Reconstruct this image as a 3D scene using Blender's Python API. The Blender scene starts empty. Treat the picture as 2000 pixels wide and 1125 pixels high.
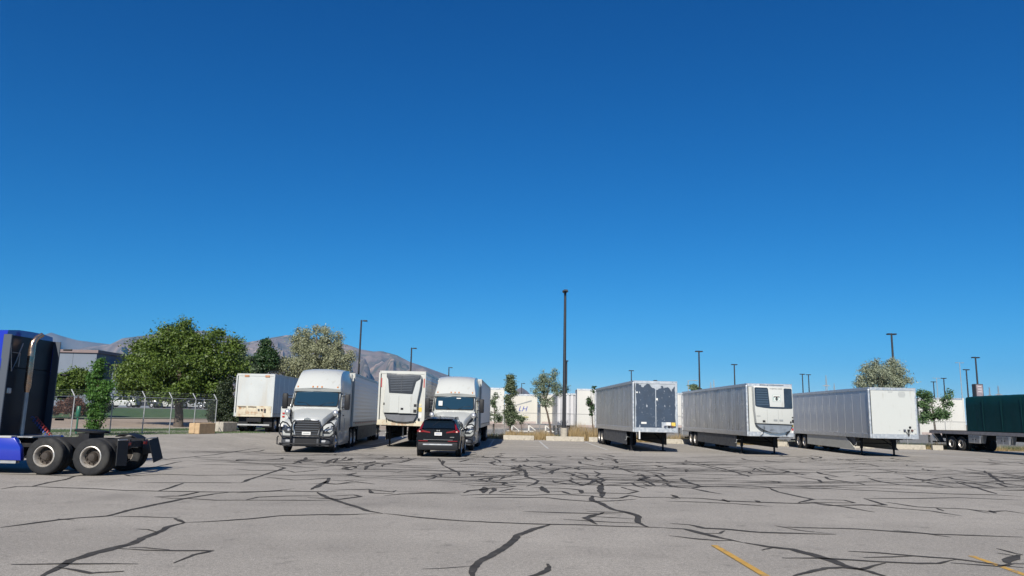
import bpy, bmesh, math, random
import numpy as np
from mathutils import Matrix, Vector
R = math.radians
random.seed(11); rng = np.random.default_rng(11)
S = bpy.context.scene
COL = S.collection
# ------------------------------------------------------------------ camera
F, HC, HOR, ROLL = 1470.0, 1.93, 811.0, 0.021      # focal length in photo pixels, eye height, horizon row, roll
PITCH = math.atan((HOR - 562.5) / F)
cd = bpy.data.cameras.new('camera'); cam = bpy.data.objects.new('camera', cd); COL.objects.link(cam)
cd.sensor_width = 36; cd.lens = F / 2000 * 36; cd.clip_start = .1; cd.clip_end = 40000
CM = Matrix.Translation((0, 0, HC)) @ Matrix.Rotation(R(90) + PITCH, 4, 'X') @ Matrix.Rotation(ROLL, 4, 'Z')
cam.matrix_world = CM; S.camera = cam
# ------------------------------------------------------------------ sky and sun (behind the camera, a little left)
SUN_EL = 34.0
EXPO = 0.68; SKYK = 10 / 2 ** EXPO
SUNV = Vector((0.45, 2.2, 0)).normalized()            # horizontal travel of the light
w = bpy.data.worlds.new('World'); S.world = w; w.use_nodes = True
nt = w.node_tree; nt.nodes.clear()
sky = nt.nodes.new('ShaderNodeTexSky'); sky.sky_type = 'NISHITA'; sky.sun_disc = False
sky.sun_elevation = R(SUN_EL); sky.sun_rotation = math.atan2(-SUNV.x, -SUNV.y)
sky.altitude = 1300; sky.air_density = 1.0; sky.dust_density = 0.0; sky.ozone_density = 2.6
# clear, dry mountain air and the phone's deep blue rendering: one tone curve per channel over the whole sky
sep = nt.nodes.new('ShaderNodeSeparateColor'); com = nt.nodes.new('ShaderNodeCombineColor'); nt.links.new(sky.outputs[0], sep.inputs[0])
for i, (gam, gain) in enumerate(((2.3, .0026), (1.26, .0375), (1.0, .092))):
    pw = nt.nodes.new('ShaderNodeMath'); pw.operation = 'POWER'; pw.inputs[1].default_value = gam
    ml = nt.nodes.new('ShaderNodeMath'); ml.operation = 'MULTIPLY'; ml.inputs[1].default_value = gain * SKYK
    nt.links.new(sep.outputs[i], pw.inputs[0]); nt.links.new(pw.outputs[0], ml.inputs[0]); nt.links.new(ml.outputs[0], com.inputs[i])
bg = nt.nodes.new('ShaderNodeBackground'); bg.inputs[1].default_value = 0.1
wo = nt.nodes.new('ShaderNodeOutputWorld')
nt.links.new(com.outputs[0], bg.inputs[0]); nt.links.new(bg.outputs[0], wo.inputs[0])
sl = bpy.data.lights.new('sun', 'SUN'); sl.energy = 4.8; sl.angle = R(0.53); sl.color = (1, .94, .845)
so = bpy.data.objects.new('sun', sl); COL.objects.link(so); so.location = (0, 0, 60)
ld = Vector((SUNV.x * math.cos(R(SUN_EL)), SUNV.y * math.cos(R(SUN_EL)), -math.sin(R(SUN_EL))))
so.rotation_euler = ld.to_track_quat('-Z', 'Y').to_euler()
S.view_settings.view_transform = 'Standard'; S.view_settings.look = 'None'
S.view_settings.exposure = EXPO; S.view_settings.gamma = 1; S.view_settings.use_curve_mapping = False
S.cycles.max_bounces = 6; S.cycles.transparent_max_bounces = 8
# ------------------------------------------------------------------ pixels to places
M3 = CM.to_3x3(); EYE = Vector((0, 0, HC))
def ray(px, py): return M3 @ Vector(((px - 1000) / F, -(py - 562.5) / F, -1))
def G(px, py, z=0.0):
    d = ray(px, py); t = (z - HC) / d.z; return EYE + d * t
def at(px, py, Y):
    d = ray(px, py); return EYE + d * (Y / d.y)
def sm(t): t = min(1, max(0, t)); return t * t * (3 - 2 * t)
def off_fence(x, y): return (x + 21.7) * -.894 + (y - 45.4) * .447
def gz(x, y):
    "height of the land: flat lot, rising to the back left"
    return .4 * sm((-x - 12) / 5) * sm((y - 34) / 10) + .034 * min(45, max(0, off_fence(x, y) - 2))
# ------------------------------------------------------------------ materials
MATS = {}
ALB = .72              # scales material base colours down so shadows stay deep
def M(name, col, rough=.5, metal=0., var=0., vs=3., bump=0., bs=60., coat=0., spots=None, stretch=None, streak=0., spec=.5):
    if name in MATS: return MATS[name]
    col = [c * ALB for c in col]; spots = [((*[c * ALB for c in q[0]],), *q[1:]) for q in spots] if spots else None
    m = bpy.data.materials.new(name); m.use_nodes = True; t = m.node_tree; N = t.nodes; L = t.links
    b = N['Principled BSDF']; b.inputs['Base Color'].default_value = (*col, 1); b.inputs['Roughness'].default_value = rough
    b.inputs['Metallic'].default_value = metal; b.inputs['Coat Weight'].default_value = coat; b.inputs['Coat Roughness'].default_value = .06; b.inputs['Specular IOR Level'].default_value = spec
    src = None
    if var or bump or spots or streak:
        tc = N.new('ShaderNodeTexCoord'); vec = tc.outputs['Object']
        if stretch:
            mp = N.new('ShaderNodeMapping'); mp.inputs['Scale'].default_value = stretch; L.new(vec, mp.inputs[0]); vec = mp.outputs[0]
    def noise(scale, detail=6, v=None):
        n = N.new('ShaderNodeTexNoise'); n.inputs['Scale'].default_value = scale; n.inputs['Detail'].default_value = detail
        L.new(v or vec, n.inputs[0]); return n.outputs[0]
    def ramp(sock, a, c, ca=(0, 0, 0), cb=(1, 1, 1)):
        r = N.new('ShaderNodeValToRGB'); r.color_ramp.elements[0].position = a; r.color_ramp.elements[1].position = c
        r.color_ramp.elements[0].color = (*ca, 1); r.color_ramp.elements[1].color = (*cb, 1); L.new(sock, r.inputs[0]); return r.outputs[0]
    def mix(fac, a, c):
        x = N.new('ShaderNodeMix'); x.data_type = 'RGBA'
        if hasattr(fac, 'links'): L.new(fac, x.inputs[0])
        else: x.inputs[0].default_value = fac
        for s, k in ((a, 6), (c, 7)):
            if hasattr(s, 'links'): L.new(s, x.inputs[k])
            else: x.inputs[k].default_value = (*s, 1)
        return x.outputs[2]
    if var:
        src = ramp(noise(vs), .3, .7, [c * (1 - var) for c in col], [min(1, c * (1 + var)) for c in col])
        L.new(ramp(noise(vs * 2.3), .3, .7, [max(.02, rough - .12)] * 3, [min(1, rough + .12)] * 3), b.inputs['Roughness'])
    for sp in (spots or []):          # wear: (colour, scale, low, high[, stretch])
        v = None
        if len(sp) > 4:
            mp = N.new('ShaderNodeMapping'); mp.inputs['Scale'].default_value = sp[4]; L.new(tc.outputs['Object'], mp.inputs[0]); v = mp.outputs[0]
        src = mix(ramp(noise(sp[1], 8, v), sp[2], sp[3]), src if src else col, sp[0])
    if src: L.new(src, b.inputs['Base Color'])
    if bump:
        bp = N.new('ShaderNodeBump'); bp.inputs['Strength'].default_value = bump; bp.inputs['Distance'].default_value = .02
        L.new(noise(bs), bp.inputs['Height']); L.new(bp.outputs[0], b.inputs['Normal'])
    MATS[name] = m; return m
def leafmat(name, dark, light, trans=.35):
    m = bpy.data.materials.new(name); m.use_nodes = True; t = m.node_tree; N = t.nodes; L = t.links
    b = N['Principled BSDF']; b.inputs['Roughness'].default_value = .55
    g = N.new('ShaderNodeNewGeometry'); r = N.new('ShaderNodeValToRGB')
    r.color_ramp.elements[0].color = (*[c * .85 for c in dark], 1); r.color_ramp.elements[1].color = (*[c * .85 for c in light], 1)
    tc = N.new('ShaderNodeTexCoord'); n = N.new('ShaderNodeTexNoise'); n.inputs['Scale'].default_value = .9; n.inputs['Detail'].default_value = 3
    L.new(tc.outputs['Object'], n.inputs[0])
    a = N.new('ShaderNodeMath'); a.operation = 'MULTIPLY_ADD'; a.inputs[1].default_value = .55
    L.new(g.outputs['Random Per Island'], a.inputs[0])
    q = N.new('ShaderNodeMath'); q.operation = 'MULTIPLY'; q.inputs[1].default_value = .5; L.new(n.outputs[0], q.inputs[0]); L.new(q.outputs[0], a.inputs[2])
    L.new(a.outputs[0], r.inputs[0]); L.new(r.outputs[0], b.inputs['Base Color'])
    tr = N.new('ShaderNodeBsdfTranslucent'); L.new(r.outputs[0], tr.inputs[0])
    mx = N.new('ShaderNodeMixShader'); mx.inputs[0].default_value = trans
    L.new(b.outputs[0], mx.inputs[1]); L.new(tr.outputs[0], mx.inputs[2]); L.new(mx.outputs[0], N['Material Output'].inputs[0])
    return m
# ------------------------------------------------------------------ mesh builder
class MB:
    def __init__(s): s.v = []; s.f = []
    def add(s, vs, fs):
        o = len(s.v); s.v += [tuple(v) for v in vs]; s.f += [tuple(i + o for i in f) for f in fs]; return s
    def box(s, x0, x1, y0, y1, z0, z1):
        return s.add([(x0, y0, z0), (x1, y0, z0), (x1, y1, z0), (x0, y1, z0), (x0, y0, z1), (x1, y0, z1), (x1, y1, z1), (x0, y1, z1)],
                     [(0, 3, 2, 1), (4, 5, 6, 7), (0, 1, 5, 4), (1, 2, 6, 5), (2, 3, 7, 6), (3, 0, 4, 7)])
    def prism(s, pts, ax, a, b):
        n = len(pts)
        def P(p, k): return (k, p[0], p[1]) if ax == 'x' else (p[0], k, p[1]) if ax == 'y' else (p[0], p[1], k)
        return s.add([P(p, a) for p in pts] + [P(p, b) for p in pts],
                     [tuple(range(n)), tuple(range(2 * n - 1, n - 1, -1))] + [(i, (i + 1) % n, n + (i + 1) % n, n + i) for i in range(n)])
    def cyl(s, p, q, r, r2=None, n=14):
        p = Vector(p); q = Vector(q); r2 = r if r2 is None else r2; d = (q - p).normalized()
        u = d.orthogonal().normalized(); w_ = d.cross(u)
        vs = []
        for c, rr in ((p, r), (q, r2)):
            for i in range(n):
                a = 2 * math.pi * i / n; vs.append(c + (u * math.cos(a) + w_ * math.sin(a)) * rr)
        return s.add(vs, [(i, (i + 1) % n, n + (i + 1) % n, n + i) for i in range(n)] + [tuple(range(n))[::-1], tuple(range(n, 2 * n))])
    def tube(s, path, r, n=8):
        P = [Vector(p) for p in path]; vs = []; fs = []; rr = r if isinstance(r, (list, tuple)) else [r] * len(P); u = None
        for i, p in enumerate(P):
            d = (P[min(i + 1, len(P) - 1)] - P[max(i - 1, 0)]).normalized()
            u = (d.orthogonal() if u is None else u - d * u.dot(d)).normalized(); w_ = d.cross(u)
            for k in range(n):
                a = 2 * math.pi * k / n; vs.append(p + (u * math.cos(a) + w_ * math.sin(a)) * rr[i])
        for i in range(len(P) - 1):
            for k in range(n): fs.append((i * n + k, i * n + (k + 1) % n, (i + 1) * n + (k + 1) % n, (i + 1) * n + k))
        fs += [tuple(range(n))[::-1], tuple(range((len(P) - 1) * n, len(P) * n))]
        return s.add(vs, fs)
    def lathe(s, prof, n=28, close=True):      # about the y axis, prof = (radius, y)
        vs = []; m = len(prof)
        for i in range(n):
            a = 2 * math.pi * i / n
            for r, y in prof: vs.append((r * math.cos(a), y, r * math.sin(a)))
        fs = []
        for i in range(n):
            for k in range(m if close else m - 1): fs.append((i * m + k, i * m + (k + 1) % m, ((i + 1) % n) * m + (k + 1) % m, ((i + 1) % n) * m + k))
        return s.add(vs, fs)
    def loft(s, st, bow=None):                  # stations (x, [(y,z) from the sill to the centre line]), mirrored
        k = len(st[0][1]); m = 2 * k - 1
        vs = []
        for x, pts in st:
            full = list(pts) + [(-y, z) for y, z in reversed(pts[:-1])]
            vs += [(x - (bow(x) * (y / 1.2) ** 2 if bow else 0), y, z) for y, z in full]
        fs = [(i * m + j, i * m + j + 1, (i + 1) * m + j + 1, (i + 1) * m + j) for i in range(len(st) - 1) for j in range(m - 1)]
        fs += [tuple((i * m + m - 1, i * m, (i + 1) * m, (i + 1) * m + m - 1)) for i in range(len(st) - 1)]
        fs += [tuple(range(m)), tuple(range((len(st) - 1) * m, len(st) * m))[::-1]]
        return s.add(vs, fs)
    def grid(s, rows):
        n = len(rows[0]); vs = [p for r_ in rows for p in r_]
        return s.add(vs, [(i * n + j, i * n + j + 1, (i + 1) * n + j + 1, (i + 1) * n + j) for i in range(len(rows) - 1) for j in range(n - 1)])
    def mesh(s, name, mat, smooth=None, bevel=0, seg=1, fix=True):
        me = bpy.data.meshes.new(name); me.from_pydata(s.v, [], s.f)
        if fix or bevel:
            bm = bmesh.new(); bm.from_mesh(me)
            bmesh.ops.recalc_face_normals(bm, faces=bm.faces[:])
            if bevel:
                ed = [e for e in bm.edges if len(e.link_faces) == 2 and e.calc_face_angle(0) > .5]
                bmesh.ops.bevel(bm, geom=ed, offset=bevel, segments=seg, profile=.5, affect='EDGES', clamp_overlap=True)
            bm.to_mesh(me); bm.free()
        if smooth:
            me.polygons.foreach_set('use_smooth', [True] * len(me.polygons)); me.set_sharp_from_angle(angle=R(smooth))
        me.materials.append(mat); return me
    def build(s, name, mat, parent=None, **k): return link(name, s.mesh(name, mat, **k), parent)
def link(name, data, parent=None, loc=None):
    o = bpy.data.objects.new(name, data); COL.objects.link(o)
    if parent: o.parent = parent
    if loc is not None: o.location = loc
    return o
def tag(o, label=None, cat=None, group=None, kind=None):
    for k, v in (('label', label), ('category', cat), ('group', group), ('kind', kind)):
        if v: o[k] = v
    return o
def thing(name, label, cat, loc=(0, 0, 0), rz=0, group=None):
    o = link(name, None); o.location = loc; o.rotation_euler = (0, 0, rz); return tag(o, label, cat, group)
def copy_tree(o, parent=None):
    c = o.copy(); COL.objects.link(c); c.parent = parent
    for ch in o.children: copy_tree(ch, c)
    return c
def B(*a): return MB().box(*a)
def text(name, body, size, mat, parent, mtx, align='CENTER', shear=0):
    cu = bpy.data.curves.new(name, 'FONT'); cu.body = body; cu.size = size; cu.align_x = align; cu.align_y = 'CENTER'; cu.shear = shear; cu.resolution_u = 2
    t = bpy.data.objects.new(name, cu); COL.objects.link(t); bpy.context.view_layer.update()
    me = bpy.data.meshes.new_from_object(t.evaluated_get(bpy.context.evaluated_depsgraph_get())); bpy.data.objects.remove(t)
    me.transform(mtx); me.materials.clear(); me.materials.append(mat); return link(name, me, parent)
def FRONT(x, y, z): return Matrix.Translation((x, y, z)) @ Matrix(((0, 0, 1, 0), (1, 0, 0, 0), (0, 1, 0, 0), (0, 0, 0, 1)))
def quads(name, V, mat, parent=None):
    n = len(V); k = V.shape[1]; me = bpy.data.meshes.new(name)
    me.vertices.add(n * k); me.vertices.foreach_set('co', V.reshape(-1).astype(np.float32))
    me.loops.add(n * k); me.loops.foreach_set('vertex_index', np.arange(n * k, dtype=np.int32))
    me.polygons.add(n); me.polygons.foreach_set('loop_start', np.arange(0, n * k, k, dtype=np.int32))
    me.update(calc_edges=True); me.validate(); me.materials.append(mat); return link(name, me, parent)
# ------------------------------------------------------------------ shared materials
WHITE = M('white_paint', (.52, .54, .525), .3, coat=.3, spots=[((.36, .35, .31), 3, .6, .85, (1.5, 1.5, .4)), ((.2, .19, .17), 26, .72, .78)])
TRAILW = M('white_trailer_paint', (.52, .53, .5), .42, var=.05, vs=.9, spots=[((.42, .36, .27), .9, .62, .85, (1.2, 1.2, 5))])
OLDW = M('aged_white_paint', (.5, .53, .53), .55, var=.08, vs=.8, spots=[((.38, .24, .12), 1.6, .64, .8), ((.45, .43, .38), .7, .5, .8, (3, 3, .5))])
BEIGE = M('rusty_cream_paint', (.55, .5, .38), .6, var=.15, vs=2, spots=[((.33, .16, .06), 2.6, .52, .68)])
BLUE = M('blue_paint', (.012, .03, .40), .22, coat=.7)
SILVER = M('aluminium_sheet', (.74, .75, .76), .34, .75, var=.06, vs=1.6, stretch=(2.2, 1, .35), spots=[((.42, .41, .38), 1.8, .5, .8, (2.5, 2.5, .22)), ((.5, .48, .44), 5, .62, .72)])
ALU = M('aluminium_trim', (.8, .81, .82), .36, .8, var=.05)
GALV = M('galvanised_steel', (.45, .46, .46), .5, .6, var=.08)
CHROME = M('chrome', (.8, .81, .82), .12, 1.0)
BLACKP = M('black_plastic', (.014, .015, .018), .55, spec=.25)
DARKM = M('dark_chassis_metal', (.016, .017, .021), .65, 0, spec=.2, var=.25, vs=4, spots=[((.06, .05, .04), 3, .58, .85)])
NAVYSH = M('shade_black_sleeper_back', (.006, .009, .018), .4, spec=.25)  # dark navy stands for the shade on the cab's rear wall
RUBBER = M('tyre_rubber', (.026, .027, .029), .85, spec=.25, var=.2, vs=6, spots=[((.08, .077, .07), 2.5, .55, .9)])
RIMD = M('dark_steel_wheel', (.055, .045, .038), .6, .4, var=.3, vs=9)
RIMS = M('silver_rim', (.85, .8, .72), .42, .7, var=.2, vs=7, spots=[((.2, .13, .07), 7, .55, .75)])
GLASS = M('sky_tinted_glass', (.016, .045, .075), .05, 0, coat=.2)  # glass base tinted with the blue of the reflected sky
DREDL = M('dark_red_lens', (.2, .008, .012), .2, coat=.3); PRIV = M('privacy_glass', (.006, .012, .02), .06)
RED = M('red_lens', (.45, .015, .012), .2, coat=.5)
AMBER = M('amber_lens', (.6, .2, .03), .25, coat=.4)
LENS = M('clear_lamp_lens', (.55, .57, .6), .12, .3, coat=.6)
SKIRTD = M('dark_grey_skirt', (.075, .08, .09), .55, spec=.3, var=.1)
SKIRTL = M('pale_grey_skirt', (.5, .5, .46), .5, var=.06)
CONC = M('concrete', (.42, .39, .33), .85, var=.14, vs=5, bump=.4, bs=50, spots=[((.22, .2, .17), 3, .58, .75)])
CONCO = M('sandy_concrete', (.48, .34, .2), .85, var=.15, vs=5, bump=.4, bs=50)
POLE = M('dark_bronze_pole', (.04, .042, .047), .45, .4, var=.1)
YELLOW = M('yellow_sticker', (.7, .5, .08), .5)
PAPER = M('white_sticker', (.68, .68, .66), .5)
BLACKT = M('black_print', (.02, .02, .022), .5)
TEAL = M('teal_print', (.02, .22, .22), .5)
BLUEP = M('blue_print', (.03, .07, .38), .5)
GREYP = M('grey_print', (.25, .27, .28), .5)
# ================================================================== the setting
def asphalt(name, base, speck=.5):
    m = bpy.data.materials.new(name); m.use_nodes = True; t = m.node_tree; N = t.nodes; L = t.links; b = N['Principled BSDF']
    b.inputs['Roughness'].default_value = .88; b.inputs['Specular IOR Level'].default_value = .3
    tc = N.new('ShaderNodeTexCoord')
    def nz(sc, d, vec=None):
        n = N.new('ShaderNodeTexNoise'); n.inputs['Scale'].default_value = sc; n.inputs['Detail'].default_value = d; L.new(vec or tc.outputs['Object'], n.inputs[0]); return n.outputs[0]
    def rp(s, a, c, lo, hi):
        r = N.new('ShaderNodeValToRGB'); r.color_ramp.elements[0].position = a; r.color_ramp.elements[1].position = c
        r.color_ramp.elements[0].color = (lo, lo, lo, 1); r.color_ramp.elements[1].color = (hi, hi, hi, 1); L.new(s, r.inputs[0]); return r.outputs[0]
    def mul(a, c):
        x = N.new('ShaderNodeMix'); x.data_type = 'RGBA'; x.blend_type = 'MULTIPLY'; x.inputs[0].default_value = 1
        L.new(a, x.inputs[6]) if hasattr(a, 'links') else setattr(x.inputs[6], 'default_value', (*a, 1)); L.new(c, x.inputs[7]); return x.outputs[2]
    c = mul(base, rp(nz(.13, 4), .3, .72, .86, 1.1))
    c = mul(c, rp(nz(1.1, 6), .3, .7, .93, 1.05))
    mp = N.new('ShaderNodeMapping'); mp.inputs['Scale'].default_value = (.05, .5, 1); L.new(tc.outputs['Object'], mp.inputs[0])
    c = mul(c, rp(nz(1.0, 5, mp.outputs[0]), .35, .7, .92, 1.06))                      # tyre-polished lanes
    c = mul(c, rp(nz(58, 3), .36, .62, 1 - speck * .62, 1 + speck * .5))                # aggregate
    c = mul(c, rp(nz(17, 4), .3, .68, 1 - speck * .4, 1.12))
    c = mul(c, rp(nz(2.6, 8), .6, .72, 1, .76)); c = mul(c, rp(nz(.5, 9), .58, .7, 1, .86)); c = mul(c, rp(nz(140, 2), .6, .75, 1, 1.25))                                        # old oil drips
    L.new(c, b.inputs['Base Color'])
    bp = N.new('ShaderNodeBump'); bp.inputs['Strength'].default_value = .5; bp.inputs['Distance'].default_value = .012; L.new(nz(75, 4), bp.inputs['Height']); L.new(bp.outputs[0], b.inputs['Normal'])
    return m
ASPH = asphalt('weathered_asphalt', (.298, .276, .243))
ROADM = asphalt('pale_road', (.31, .25, .195), .2)
EARTH = M('dry_earth', (.23, .19, .13), .95, var=.25, vs=.35, bump=.4, bs=20)
YARDM = M('yard_pavement', (.17, .165, .155), .9, var=.15, vs=.4)
LAWN = M('mown_grass', (.055, .115, .028), .9, var=.35, vs=1.6, bump=.6, bs=40)
SEAL = M('crack_sealant', (.07, .066, .061), .85, var=.3, vs=3, spec=.12, spots=[((.2, .18, .155), 6, .6, .75)])
def sheet(name, mat, xy, dz, kind='structure', parent=None):
    "xy = rows of (x, y); heights follow the land"
    m = MB(); m.grid([[(x, y, gz(x, y) + dz) for x, y in row] for row in xy])
    o = m.build(name, mat, parent, fix=False)
    o.data.polygons.foreach_set('use_smooth', [True] * len(o.data.polygons))
    if kind: o['kind'] = kind
    return o
xs = [-14000, -5000, -2000, -800, -400, -200, -120] + list(range(-90, 71, 2)) + [90, 120, 200, 400, 800, 2000, 5000, 14000]
ys = [-400, -100, -30] + list(range(0, 171, 2)) + [200, 260, 400, 800, 2000, 5000, 15000]
sheet('ground', EARTH, [[(x, y) for x in xs] for y in ys], -.09)
def yback(x): return (62.6 - .1 * x) if x > -4 else 62.6 - .1 * x + 14 * sm((-4 - x) / 4)
rows = []
for j in range(61):
    row = []
    for i in range(81):
        y0 = -25 + 87.6 * j / 60; xl = -21.7 + .5 * (y0 - 45.4) + 1.9
        x = xl + (75 - xl) * i / 80; row.append((x, -25 + (yback(x) + 25) * j / 60))
    rows.append(row)
lot = sheet('parking_lot', ASPH, rows, 0)
sheet('freight_yard_pavement', YARDM, [[(x, y) for x in range(-4, 91, 8)] for y in (67.5, 80, 100, 130, 170, 220)], -.04)
FD = Vector((.447, .894)); FN = Vector((-.894, .447))
def fpt(s, o): p = Vector((-21.7, 45.4)) + FD * s + FN * o; return (p.x, p.y)
def strip(o0, o1, s0, s1, n=30, k=4): return [[fpt(s0 + (s1 - s0) * i / n, o0 + (o1 - o0) * j / k) for j in range(k + 1)] for i in range(n + 1)]
sheet('lawn_strip', LAWN, strip(-1.7, 5.6, -30, 16), -.015)
sheet('pavement', CONC, strip(5.6, 7.0, -40, 60), -.01)
sheet('road', ROADM, strip(7.0, 19.0, -60, 90), -.03)
sheet('kerb', CONC, strip(19.0, 19.6, -60, 90), .05)
sheet('far_lawn', LAWN, strip(19.6, 44, -60, 90), -.01)
sheet('far_car_park', YARDM, strip(44, 70, -60, 90), -.02)
# short grass blades on the near lawn strip
n = 26000; s_ = rng.uniform(-22, 9, n); o_ = rng.uniform(-1.6, 5.4, n)
px_ = -21.7 + .447 * s_ - .894 * o_; py_ = 45.4 + .894 * s_ + .447 * o_
pz_ = np.array([gz(a, c) for a, c in zip(px_, py_)]) - .015
an = rng.uniform(0, 6.28, n); h_ = rng.uniform(.04, .11, n); wd = .012
V = np.zeros((n, 3, 3)); dx, dy = np.cos(an) * wd, np.sin(an) * wd
V[:, 0] = np.stack([px_ - dx, py_ - dy, pz_], 1); V[:, 1] = np.stack([px_ + dx, py_ + dy, pz_], 1)
V[:, 2] = np.stack([px_ + rng.normal(0, .03, n), py_ + rng.normal(0, .03, n), pz_ + h_], 1)
tag(quads('grass', V, leafmat('grass_blades', (.03, .075, .015), (.1, .19, .04))), 'short green grass on the strip under the barbed fence', 'grass', kind='stuff')
# ---- sealed cracks, traced on the ground
def ribbon(m, pts, wid, dz=.006, jit=.35):
    P = []
    for a, c in zip(pts[:-1], pts[1:]):
        k = max(1, int((c - a).length / .1))
        P += [a.lerp(c, i / k) for i in range(k)]
    P.append(pts[-1]); Lr = []; wv = 0; jv = 0
    for i, p in enumerate(P):
        d = (P[min(i + 1, len(P) - 1)] - P[max(i - 1, 0)]); d = Vector((d.x, d.y, 0)).normalized(); nn = Vector((-d.y, d.x, 0))
        wv = wv * .9 + random.uniform(-.13, .13); jv = jv * .93 + random.gauss(0, 1) * jit * wid * .22
        e = min(1, .25 + min(i, len(P) - 1 - i) * .12); hw = wid * .5 * (1 + wv) * e
        q = p + nn * jv; z = gz(q.x, q.y) + dz
        Lr.append([(q.x + nn.x * hw, q.y + nn.y * hw, z), (q.x - nn.x * hw, q.y - nn.y * hw, z)])
    m.grid(Lr)
TR = {'A': (0, 860, 2.857), 'B': (600, 860, 2.857), 'C': (1300, 860, 2.857), 'D': (900, 840, 4.545)}
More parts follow.
